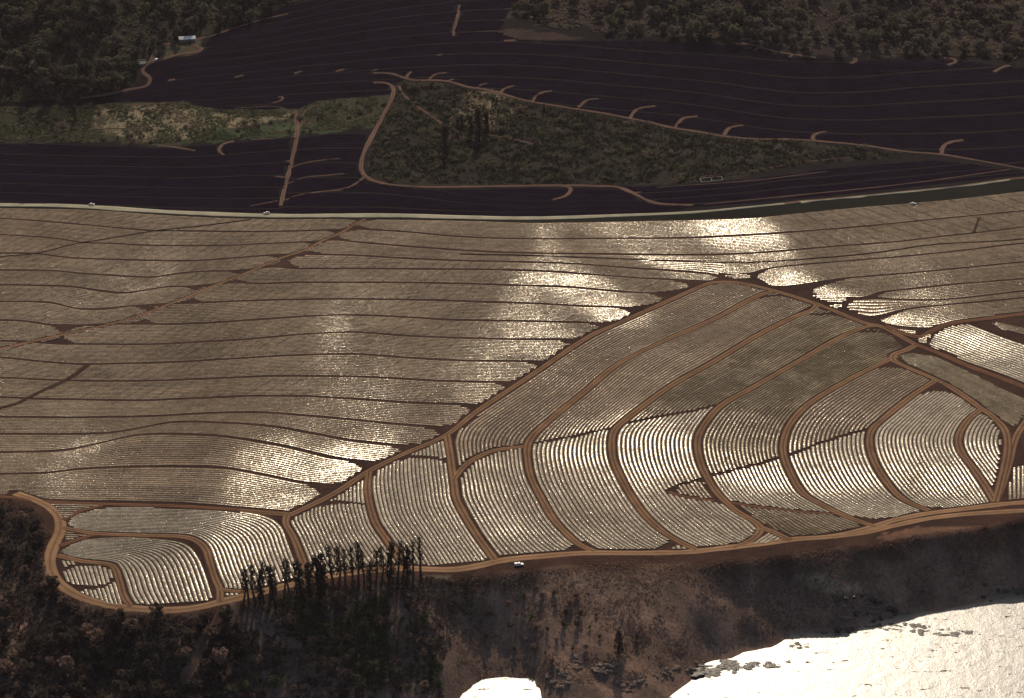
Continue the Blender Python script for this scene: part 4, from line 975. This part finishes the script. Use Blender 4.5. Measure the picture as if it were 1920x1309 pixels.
brush('dry_grass', [(870, 175), (930, 172), (985, 195), (960, 230), (900, 240), (840, 235), (850, 205)], 500, 'leaf_tan', 9, .5, .4, 'pale dry grass on the knoll behind the tall trees', 'grass')
sh = [shrub_proto('shrub', 200+i, 2.2, ['leaf_green', 'leaf_olive', 'leaf_grey'][i]) for i in range(3)]
for i, (x, y) in enumerate(scatter(WED, 290, 4.5, 11, dens=lambda a, b: 1 if vnoise(a, b, 25, 71) > -.2 else .3)):
    place(sh[i % 3], x, y, random.uniform(.7, 1.7), 'rounded olive shrub in the scrubby wedge between the far fields', 'shrub', 'shrubs in the scrubby wedge')
sg = [shrub_proto('gully_shrub', 210+i, 1.8, ['leaf_green', 'leaf_dark'][i]) for i in range(2)]
for i, (x, y) in enumerate(scatter(GUL, 110, 5, 12)):
    place(sg[i % 2], x, y, random.uniform(.6, 1.4), 'small dark shrub in the gully scrub at left', 'shrub', 'shrubs in the gully')
# tall trees in the wedge and by the gully
tall = [tree_proto('cypress_tree', 300+i, 24, 3.4, 'leaf_pine', 1100, 'column', lsize=.5, low=.08) for i in range(2)]
for px, py, s, lb in [(834, 288, 1.0, 'tall dark narrow tree standing alone in the wedge beside the foot track'), (898, 262, 1.15, 'tallest of the dark narrow trees clustered in the scrubby wedge'), (883, 258, .75, 'shorter dark tree touching the tallest one in the wedge'),
                      (912, 250, .8, 'slim dark tree just right of the tallest one in the wedge'), (866, 240, .5, 'small dark upright tree left of the clustered tall trees'), (858, 244, .38, 'smallest upright tree between the tall trees of the wedge'),
                      (140, 226, .62, 'lone dark upright tree at the left end of the gully'), (1020, 212, .34, 'stubby dark tree under the diagonal far track, left one'), (1083, 224, .32, 'stubby dark tree under the diagonal far track, right one'), (412, 60, .5, 'dark tree at the forest corner above the white roofed shed')]:
    x, y, z = ground(px, py); place(tall[int(px) % 2], float(x), float(y), s, lb, 'tree', 'dark upright trees', .02, sz=s)

# windbreak along the near road
thin = [tree_proto('windbreak_tree', 320+i, 26, 2.0, 'leaf_pine', 420, 'column', 'bark_pale', .33, .40) for i in range(3)]
dens_ = [tree_proto('windbreak_tree', 330+i, 24, 2.4, 'leaf_pine', 1000, 'column', 'bark', .40, .06) for i in range(2)]
WB = [(456, 1132, 1064, 0), (467, 1134, 1058, 0), (479, 1130, 1052, 0), (487, 1132, 1068, 1), (495, 1128, 1050, 0), (506, 1124, 1058, 0), (518, 1142, 1052, 1), (533, 1118, 1050, 0), (545, 1120, 1042, 0), (557, 1114, 1050, 0), (569, 1128, 1046, 1), (580, 1126, 1046, 1),
      (601, 1120, 1034, 1), (609, 1120, 1036, 1), (627, 1106, 1020, 0), (634, 1108, 1016, 0), (649, 1108, 1030, 0), (661, 1104, 1024, 0), (672, 1102, 1010, 0), (684, 1100, 1030, 0), (693, 1114, 1050, 1), (704, 1098, 1026, 0), (715, 1096, 1022, 0), (729, 1092, 1010, 1), (746, 1088, 1012, 0), (755, 1086, 1020, 0), (765, 1088, 1022, 1), (775, 1082, 1012, 0), (789, 1080, 1006, 0)]
nd = nt_ = 0
for px, pb, pt, kd in WB:
    x, y, z = ground(px, pb); x = float(x); y = float(y)
    dist = math.hypot(x, y-CAMY)
    Hm = (pb-pt)/F*math.hypot(dist, CAMZ)/math.cos(math.radians(32))
    if kd: nd += 1; lb = '%s dense dark tree from the left end of the windbreak' % ORD[nd-1]; o = place(dens_[nd % 2], x, y, Hm/23.5, lb, 'tree', 'windbreak trees along the near road', .02, sz=Hm/23.5)
    else: nt_ += 1; lb = '%s thin ragged tree from the left end of the windbreak' % (ORD+['seventeenth', 'eighteenth', 'nineteenth', 'twentieth', 'twenty-first', 'twenty-second'])[nt_-1]; o = place(thin[nt_ % 3], x, y, Hm/25, lb, 'tree', 'windbreak trees along the near road', .03, sz=Hm/25)

# near slope scrub
NL = [(-120, 925), (15, 935), (60, 950), (85, 975), (98, 1000), (88, 1050), (86, 1080), (105, 1105), (140, 1128), (200, 1148), (300, 1156), (420, 1142), (480, 1128), (600, 1095), (760, 1080), (830, 1082), (900, 1110), (860, 1180), (820, 1260), (840, 1320), (-120, 1340)]
NLD = [(-120, 930), (60, 955), (85, 990), (80, 1080), (135, 1135), (300, 1165), (420, 1160), (480, 1200), (420, 1340), (-120, 1340)]
brush('slope_scrub', NL, 9000, 'leaf_brown', 21, .42, 1.0, 'dark brown scrub covering the near slope below the road', 'scrub', thr=-.5)
brush('slope_undergrowth', NLD, 6000, 'leaf_dark', 22, .5, 1.4, 'almost black undergrowth in the lower left corner', 'undergrowth', thr=-.6)
brush('slope_grass', [(520, 1120), (700, 1115), (780, 1180), (830, 1250), (800, 1310), (640, 1270), (540, 1180)], 3000, 'leaf_green', 23, .5, .9, 'dull green ground cover below the windbreak trees', 'grass', thr=.05, patch=18)
for i, (x, y) in enumerate(scatter(NLD, 130, 4.5, 24, dens=lambda a, b: 0 if inpoly(*[np.array([q]) for q in to_pix(a, b, -10)], [(20, 1135), (90, 1135), (85, 1215), (10, 1225)])[0] else 1)):
    place(nf[[1, 1, 0][i % 3]], x, y, random.uniform(.6, 1.3), 'dark rounded scrub tree crowding the lower left corner', 'tree', 'scrub trees in the lower left corner', .06)
for i, (x, y) in enumerate(scatter([(470, 1150), (600, 1125), (740, 1110), (800, 1180), (830, 1300), (430, 1320)], 75, 5, 25, dens=lambda a, b: 1 if vnoise(a, b, 22, 35) > -.1 else .25)):
    place(nf[[0, 2, 0][i % 3]], x, y, random.uniform(.4, .95), 'brownish scrub tree on the slope below the windbreak', 'tree', 'scrub trees below the windbreak', .06)
BLF = [(830, 1085), (930, 1078), (1120, 1056), (1380, 1050), (1560, 1030), (1700, 1005), (1900, 985), (2000, 985), (2000, 1080), (1890, 1100), (1700, 1140), (1540, 1175), (1370, 1200), (1290, 1225), (1180, 1290), (1000, 1270), (860, 1280), (850, 1200)]
brush('bluff_grass', BLF, 9000, 'leaf_brown', 26, .30, .35, 'thin brown grass clinging to the sea bluff', 'grass', thr=-.1, patch=12, per=4)
for i, (x, y) in enumerate(scatter([(840, 1090), (1000, 1085), (1100, 1120), (1200, 1200), (1050, 1250), (900, 1200)], 40, 6, 27)):
    place(nf[2 if i % 2 else 0], x, y, random.uniform(.25, .55), 'small brownish bush on the bluff below the parked white vehicle', 'bush', 'bushes on the bluff', .05)
cone = tree_proto('pine_tree', 350, 12, 2.4, 'leaf_brown', 700, 'cone', lsize=.4, low=.1)
x, y, z = ground(1160, 1226); place(cone, float(x), float(y), 1.35, 'lone pointed pine near the shore below the bluff', 'tree', None, 0)

# ------------------------------------------------------------------ sea and rocks
def build_sea():
    xs = np.array([-25000, -4000, -900]+list(np.arange(-460, 461, 10.))+[900, 4000, 25000.])
    sh_ = np.interp(xs, SX, SY)
    b = np.interp(xs, BX, BY); sh_ = np.minimum(sh_, b-15)+6
    rows = [0, 4, 12, 30, 60, 120, 300, 1500, 25000]
    V = np.array([[x, s-r, SEA] for r in rows for x, s in zip(xs, sh_)]); n = len(xs)
    idx = np.arange(len(rows)*n).reshape(len(rows), n)
    q = np.stack([idx[1:, :-1], idx[1:, 1:], idx[:-1, 1:], idx[:-1, :-1]], -1).reshape(-1, 4)
    m, nt, out = new_mat('sea_water'); P = pos(nt)
    n1 = noise(nt, .10, 5, .65, P); n2 = noise(nt, .9, 4, .7, P)
    mp = N(nt, 'ShaderNodeMapping'); mp.inputs['Scale'].default_value = (.6, 1.9, 1); nt.links.new(P, mp.inputs['Vector'])
    n3 = noise(nt, .13, 6, .75, mp.outputs[0])
    h = math_n(nt, 'ADD', math_n(nt, 'MULTIPLY', n1.outputs[0], 1.5), math_n(nt, 'MULTIPLY', n2.outputs[0], .35))
    nr = bump(nt, h, .22, .8)
    wtr = principled(nt, None, (.02, .035, .035), .34, .6, nr)
    reef = N(nt, 'ShaderNodeBsdfDiffuse'); reef.inputs[0].default_value = (.045, .038, .026, 1)
    k = ramp(nt, n3.outputs[0], [(.61, (0, 0, 0)), (.63, (1, 1, 1))])
    mx = N(nt, 'ShaderNodeMixShader'); nt.links.new(k.outputs[0], mx.inputs[0]); nt.links.new(wtr.outputs[0], mx.inputs[1]); nt.links.new(reef.outputs[0], mx.inputs[2])
    nt.links.new(mx.outputs[0], out.inputs[0])
    o = mesh_np('sea', V, q, m); o['kind'] = 'structure'
build_sea()
M['rock_tan'] = simple_mat('tan_shore_rock', (.10, .065, .045), (.34, .25, .19), .8)
M['rock_dark'] = simple_mat('wet_dark_rock', (.016, .015, .012), (.05, .04, .03), .8, rough=.5, spec=.3)
def rock_mesh(seed, mat):
    rg = np.random.default_rng(seed)
    import bmesh
    bm = bmesh.new(); bmesh.ops.create_icosphere(bm, subdivisions=3, radius=1.0)
    ph = rg.uniform(0, 6, 6); sc = np.array([rg.uniform(.8, 1.5), rg.uniform(.7, 1.1), rg.uniform(.45, .8)])
    for v in bm.verts:
        c = np.array(v.co)
        k = 1+.22*math.sin(2.3*c[0]+ph[0])+.18*math.sin(3.1*c[1]+ph[1])+.14*math.sin(5.0*c[2]+3*c[0]+ph[2])+.09*math.sin(9*c[0]+7*c[1]+ph[3])+.05*rg.normal()
        c = np.round(c*k*sc*4)/4*.5+c*k*sc*.5
        v.co = Vector(c)
    me = bpy.data.meshes.new('rock'); bm.to_mesh(me); bm.free(); me.materials.append(M[mat])
    return me
rt = [rock_mesh(400+i, 'rock_tan') for i in range(4)]; rd = [rock_mesh(410+i, 'rock_dark') for i in range(4)]
def rocks(pts, meshes, label, group, smin, smax, flat=1.0, lift=0.0):
    for i, (x, y) in enumerate(pts):
        o = bpy.data.objects.new('rock', meshes[i % len(meshes)]); COL.objects.link(o)
        s = random.uniform(smin, smax)**1.0; o.scale = (s*random.uniform(.9, 1.6), s, s*flat); o.rotation_euler = (0, 0, random.uniform(-.5, .5))
        o.location = (x, y, max(float(hgt(x, y)), SEA-.2)+lift); set_label(o, label, 'rock', group)
def rpts(poly, n, md, seed): return scatter(poly, n, md, seed)
rocks(rpts([(1020, 1262), (1080, 1228), (1100, 1235), (1060, 1290), (1030, 1300)], 26, 1.6, 41), rt, 'pale tan boulder heaped at the foot of the bluff, lower middle', 'boulders at the bluff foot', .5, 1.5)
rocks(rpts([(1115, 1245), (1160, 1245), (1150, 1262), (1118, 1262)], 9, 1.8, 42), rt, 'pale boulder by the cove right of the boulder heap', 'boulders by the cove', .9, 2.0)
rocks(rpts([(1150, 1280), (1230, 1258), (1310, 1236), (1330, 1246), (1240, 1275), (1170, 1300)], 30, 1.4, 43), rt, 'brown shore rock along the lower middle waterline', 'rocks along the waterline', .4, 1.2)
rocks(rpts([(1540, 1115), (1640, 1115), (1680, 1140), (1665, 1165), (1560, 1165), (1590, 1145)], 32, 1.6, 44), rt[:2]+rd[:2], 'shore rock below the pale bare scar on the bluff', 'rocks below the bare scar', .4, 1.5)
rocks(rpts([(1830, 1100), (1900, 1078), (1960, 1070), (1960, 1110), (1850, 1135)], 26, 1.6, 45), rt[:2]+rd[:2], 'shore rock at the right edge where bluff meets water', 'rocks at the right edge', .4, 1.4)
def seapts(poly, n, seed):
    rg = np.random.default_rng(seed); xs = [p[0] for p in poly]; ys = [p[1] for p in poly]
    P = np.stack([rg.uniform(min(xs), max(xs), 4000), rg.uniform(min(ys), max(ys), 4000)], -1); P = P[inpoly(P[:, 0], P[:, 1], poly)][:n]
    x, y = on_plane(P[:, 0], P[:, 1], SEA); return list(zip(x.tolist(), y.tolist()))
rocks(seapts([(1310, 1246), (1390, 1240), (1480, 1240), (1490, 1248), (1420, 1258), (1320, 1268), (1295, 1272)], 72, 51), rd, 'dark low reef rock in the lower bright cove', 'reef rocks in the lower cove', .7, 2.7, .3)
rocks(seapts([(1480, 1206), (1515, 1206), (1512, 1216), (1485, 1214)], 10, 52), rd, 'dark rock of the small islet in the bright water', 'islet rocks', .6, 1.6, .4)
rocks(seapts([(1540, 1186), (1640, 1172), (1720, 1170), (1850, 1187), (1840, 1195), (1740, 1190), (1640, 1184), (1560, 1192)], 72, 53), rd, 'dark reef rock strung out in the bright water at right', 'reef rocks strung out at right', .5, 1.9, .3)
rocks(seapts([(1720, 1215), (1790, 1205), (1850, 1218), (1760, 1232)], 22, 54), rd, 'dark rock in the outer reef patch at lower right', 'outer reef rocks', .4, 1.3, .3)

# ------------------------------------------------------------------ vehicles and small buildings
M['white_paint'] = simple_mat('white_car_paint', (.70, .70, .68), (.80, .80, .78), 2, rough=.25, spec=.6, b=.0)
M['dark_glass'] = simple_mat('dark_window_glass', (.01, .012, .014), (.02, .022, .025), 1, rough=.08, spec=.6, b=0.)
M['rubber'] = simple_mat('black_rubber', (.012, .012, .012), (.02, .02, .02), 3)
M['metal'] = simple_mat('grey_metal', (.3, .3, .3), (.4, .4, .4), 3, rough=.35, spec=.5, b=.0)
M['lamp'] = simple_mat('headlight_glass', (.6, .6, .55), (.7, .7, .65), 3, rough=.1, spec=.8, b=.0)
M['white_roof'] = simple_mat('white_sheet_roof', (.66, .64, .58), (.80, .78, .72), .6, rough=.85, spec=.05, b=.1)
M['wall_paint'] = simple_mat('faded_wall_paint', (.20, .18, .15), (.30, .27, .22), .8)
M['stone'] = simple_mat('pale_stone_wall', (.22, .20, .15), (.36, .33, .25), 1.0)
import bmesh
def bm_obj(name, bm, mat, parent=None, smooth=False):
    me = bpy.data.meshes.new(name); bmesh.ops.recalc_face_normals(bm, faces=bm.faces); bm.to_mesh(me); bm.free(); me.materials.append(M[mat])
    for p in me.polygons: p.use_smooth = smooth
    o = bpy.data.objects.new(name, me); COL.objects.link(o); o.parent = parent; return o
def extrude_profile(pts, w, bev=.05):
    """side outline (x,z) pushed across the width, edges bevelled"""
    bm = bmesh.new()
    a = [bm.verts.new((x, -w/2, z)) for x, z in pts]; b = [bm.verts.new((x, w/2, z)) for x, z in pts]
    bm.faces.new(a); bm.faces.new(b[::-1])
    for i in range(len(pts)): bm.faces.new((a[i], a[(i+1) % len(pts)], b[(i+1) % len(pts)], b[i]))
    if bev: bmesh.ops.bevel(bm, geom=list(bm.edges), offset=bev, segments=2, affect='EDGES')
    return bm
def box_bm(x0, x1, y0, y1, z0, z1, bev=0):
    bm = extrude_profile([(x0, z0), (x1, z0), (x1, z1), (x0, z1)], y1-y0, bev)
    bmesh.ops.translate(bm, verts=bm.verts, vec=(0, (y0+y1)/2, 0)); return bm
def cyl_bm(r, w, x, y, z, k=20):
    bm = bmesh.new(); bmesh.ops.create_cone(bm, cap_ends=True, segments=k, radius1=r, radius2=r, depth=w)
    bmesh.ops.rotate(bm, verts=bm.verts, matrix=__import__('mathutils').Matrix.Rotation(math.pi/2, 3, 'X'))
    bmesh.ops.translate(bm, verts=bm.verts, vec=(x, y, z)); return bm
def wheels(root, xs, y, r):
    for x in xs:
        for s in (-1, 1):
            w = bm_obj('wheel', cyl_bm(r*.62, .20, x, s*(y-.06), r), 'metal', root)
            bm_obj('tyre', cyl_bm(r, .17, x, s*(y-.07), r, 24), 'rubber', w)
def pickup(label, kind='pickup'):
    root = add_empty('pickup_truck' if kind == 'pickup' else 'white_car'); Wd = 1.75
    if kind == 'pickup':
        bm_obj('body', extrude_profile([(-2.4, .45), (2.35, .45), (2.42, .75), (2.3, 1.02), (1.0, 1.1), (-2.4, 1.08)], Wd, .06), 'white_paint', root)
        bm_obj('cab', extrude_profile([(1.0, 1.09), (.55, 1.66), (-.45, 1.70), (-.62, 1.09)], Wd-.16, .06), 'white_paint', root)
        bm_obj('windscreen', extrude_profile([(1.02, 1.14), (.62, 1.62), (.60, 1.60), (.98, 1.13)], Wd-.34, 0), 'dark_glass', root)
        for s in (-1, 1):
            bm = extrude_profile([(.86, 1.16), (.52, 1.58), (-.36, 1.60), (-.46, 1.16)], .02, 0); bmesh.ops.translate(bm, verts=bm.verts, vec=(0, s*(Wd/2-.072), 0)); bm_obj('side_window', bm, 'dark_glass', root)
        bm_obj('rear_window', box_bm(-.64, -.60, -.6, .6, 1.2, 1.55), 'dark_glass', root)
        bm_obj('bed_canopy', extrude_profile([(-.72, 1.09), (-.74, 1.6), (-2.3, 1.58), (-2.36, 1.09)], Wd-.12, .07), 'white_paint', root)
    else:
        bm_obj('body', extrude_profile([(-2.1, .4), (2.05, .4), (2.12, .66), (2.0, .86), (1.0, .95), (-1.9, .98), (-2.12, .8)], Wd, .07), 'white_paint', root)
        bm_obj('cabin', extrude_profile([(.95, .94), (.35, 1.42), (-1.1, 1.44), (-1.8, .96)], Wd-.22, .06), 'dark_glass', root)
        bm_obj('roof', extrude_profile([(.38, 1.40), (.30, 1.47), (-1.05, 1.49), (-1.16, 1.42)], Wd-.26, .02), 'white_paint', root)
    for s in (-1, 1):
        bm = box_bm(2.30 if kind == 'pickup' else 2.04, 2.41 if kind == 'pickup' else 2.13, s*.62-.14, s*.62+.14, .62, .78, .02); bm_obj('headlight', bm, 'lamp', root)
    bm_obj('bumper', box_bm(2.36 if kind == 'pickup' else 2.06, 2.50 if kind == 'pickup' else 2.18, -.8, .8, .42, .58, .03), 'metal', root)
    wheels(root, (1.5, -1.45), Wd/2, .36)
    set_label(root, label, 'pickup truck' if kind == 'pickup' else 'car')
    return root
def put(o, px, py, rz, dz=.25, rx=0, ry=0):
    x, y, z = ground(px, py); x = float(x); y = float(y)
    e = 1.5
    gx = float(hgt(x+e, y)-hgt(x-e, y))/(2*e); gy = float(hgt(x, y+e)-hgt(x, y-e))/(2*e)
    nrm = Vector((-gx, -gy, 1)).normalized()
    o.rotation_mode = 'QUATERNION'
    from mathutils import Quaternion
    o.rotation_quaternion = Vector((0, 0, 1)).rotation_difference(nrm) @ Quaternion((0, 0, 1), rz)
    o.location = (x, y, float(hgt(x, y))+dz)
put(pickup('white pickup truck parked on the edge of the near dirt road'), 973, 1061, math.radians(6), .2)
put(pickup('white car glinting on the pale road at the far left', 'car'), 172, 386, math.radians(-3), .55)
put(pickup('small white car on the pale road above the diagonal dirt road', 'car'), 500, 402, math.radians(178), .55)
put(pickup('white car at the top edge of the fields on the far right', 'car'), 1712, 384, math.radians(8), .3)
put(pickup('white car on the winding track at the top left', 'car'), 293, 114, math.radians(60), .4)

def shed():
    root = add_empty('farm_shed')
    Ls, D, h = 13.0, 5.0, 2.4
    bm_obj('wall', box_bm(-Ls/2, Ls/2, -D/2, D/2, 0, h), 'wall_paint', root)
    bm = bmesh.new()
    ys = [(-D/2-.4, h-.05), (0, h+.5), (D/2+.4, h-.05), (D/2+.4, h+.12), (0, h+.68), (-D/2-.4, h+.12)]
    a = [bm.verts.new((-Ls/2-.4, y, z)) for y, z in ys]; b = [bm.verts.new((Ls/2+.4, y, z)) for y, z in ys]
    for i in range(6): bm.faces.new((a[i], a[(i+1) % 6], b[(i+1) % 6], b[i]))
    bm.faces.new(a[::-1]); bm.faces.new(b)
    bm_obj('roof', bm, 'white_roof', root)
    for s in (-1, 1):
        bm = bmesh.new(); v = [bm.verts.new(p) for p in ((s*Ls/2, -D/2, h), (s*Ls/2, D/2, h), (s*Ls/2, 0, h+.47))]; bm.faces.new(v); bm_obj('gable', bm, 'wall_paint', root)
    for x in (-4, 0, 4):
        wv = bm_obj('window', box_bm(x-.6, x+.6, -D/2-.03, -D/2+.02, 1.0, 1.8), 'dark_glass', root); bm_obj('sill', box_bm(x-.7, x+.7, -D/2-.12, -D/2-.031, .9, .99), 'white_paint', wv)
    bm_obj('door', box_bm(1.6, 2.5, -D/2-.04, -D/2+.02, .05, 2.05), 'dark_glass', root)
    set_label(root, 'long white roofed shed beside the winding track at the forest edge', 'shed'); return root
put(shed(), 351, 76, math.radians(12), .1)
def tank():
    root = add_empty('water_tank')
    bm = bmesh.new(); k = 32; r0, r1, h = 3.6, 3.2, 1.6
    rings = [[bm.verts.new((r*math.cos(2*math.pi*i/k), r*math.sin(2*math.pi*i/k), z)) for i in range(k)] for r, z in ((r0, 0), (r0, h), (r1, h), (r1, .2))]
    for a, b in zip(rings[:-1], rings[1:]):
        for i in range(k): bm.faces.new((a[i], a[(i+1) % k], b[(i+1) % k], b[i]))
    bm_obj('wall', bm, 'stone', root)
    bm = bmesh.new(); bmesh.ops.create_circle(bm, cap_ends=True, segments=32, radius=3.19); bmesh.ops.translate(bm, verts=bm.verts, vec=(0, 0, 1.0)); bm_obj('water_surface', bm, 'dark_glass', root)
    set_label(root, 'round open water tank beside the winding track at the top left', 'water tank'); return root
put(tank(), 266, 119, 0, 0)
def pen():
    root = add_empty('stone_enclosure')
    for x0, x1, y0, y1 in ((-8, 8, -4, -3.6), (-8, 8, 3.6, 4), (-8, -7.6, -3.59, 3.59), (7.6, 8, -3.59, 3.59), (-.2, .2, -3.59, 3.59)): bm_obj('wall', box_bm(x0, x1, y0, y1, -.3, .9), 'stone', root)
    set_label(root, 'low pale stone enclosure at the lower edge of the scrubby wedge', 'enclosure'); return root
put(pen(), 1334, 338, math.radians(5), 0)

# ------------------------------------------------------------------ thin haze volume, added as a light veil to lift the dark slopes
bm = box_bm(-2600, 2600, -2000, 3200, -120, 880)
bm_ob = bm_obj('haze', bm, 'stone')
m, nt, out = new_mat('thin_haze')
vs = N(nt, 'ShaderNodeVolumeScatter'); vs.inputs['Color'].default_value = (1, .83, .88, 1); vs.inputs['Density'].default_value = 1.0e-5; vs.inputs['Anisotropy'].default_value = .35
nt.links.new(vs.outputs[0], out.inputs['Volume'])
bm_ob.data.materials[0] = m; bm_ob['kind'] = 'structure'
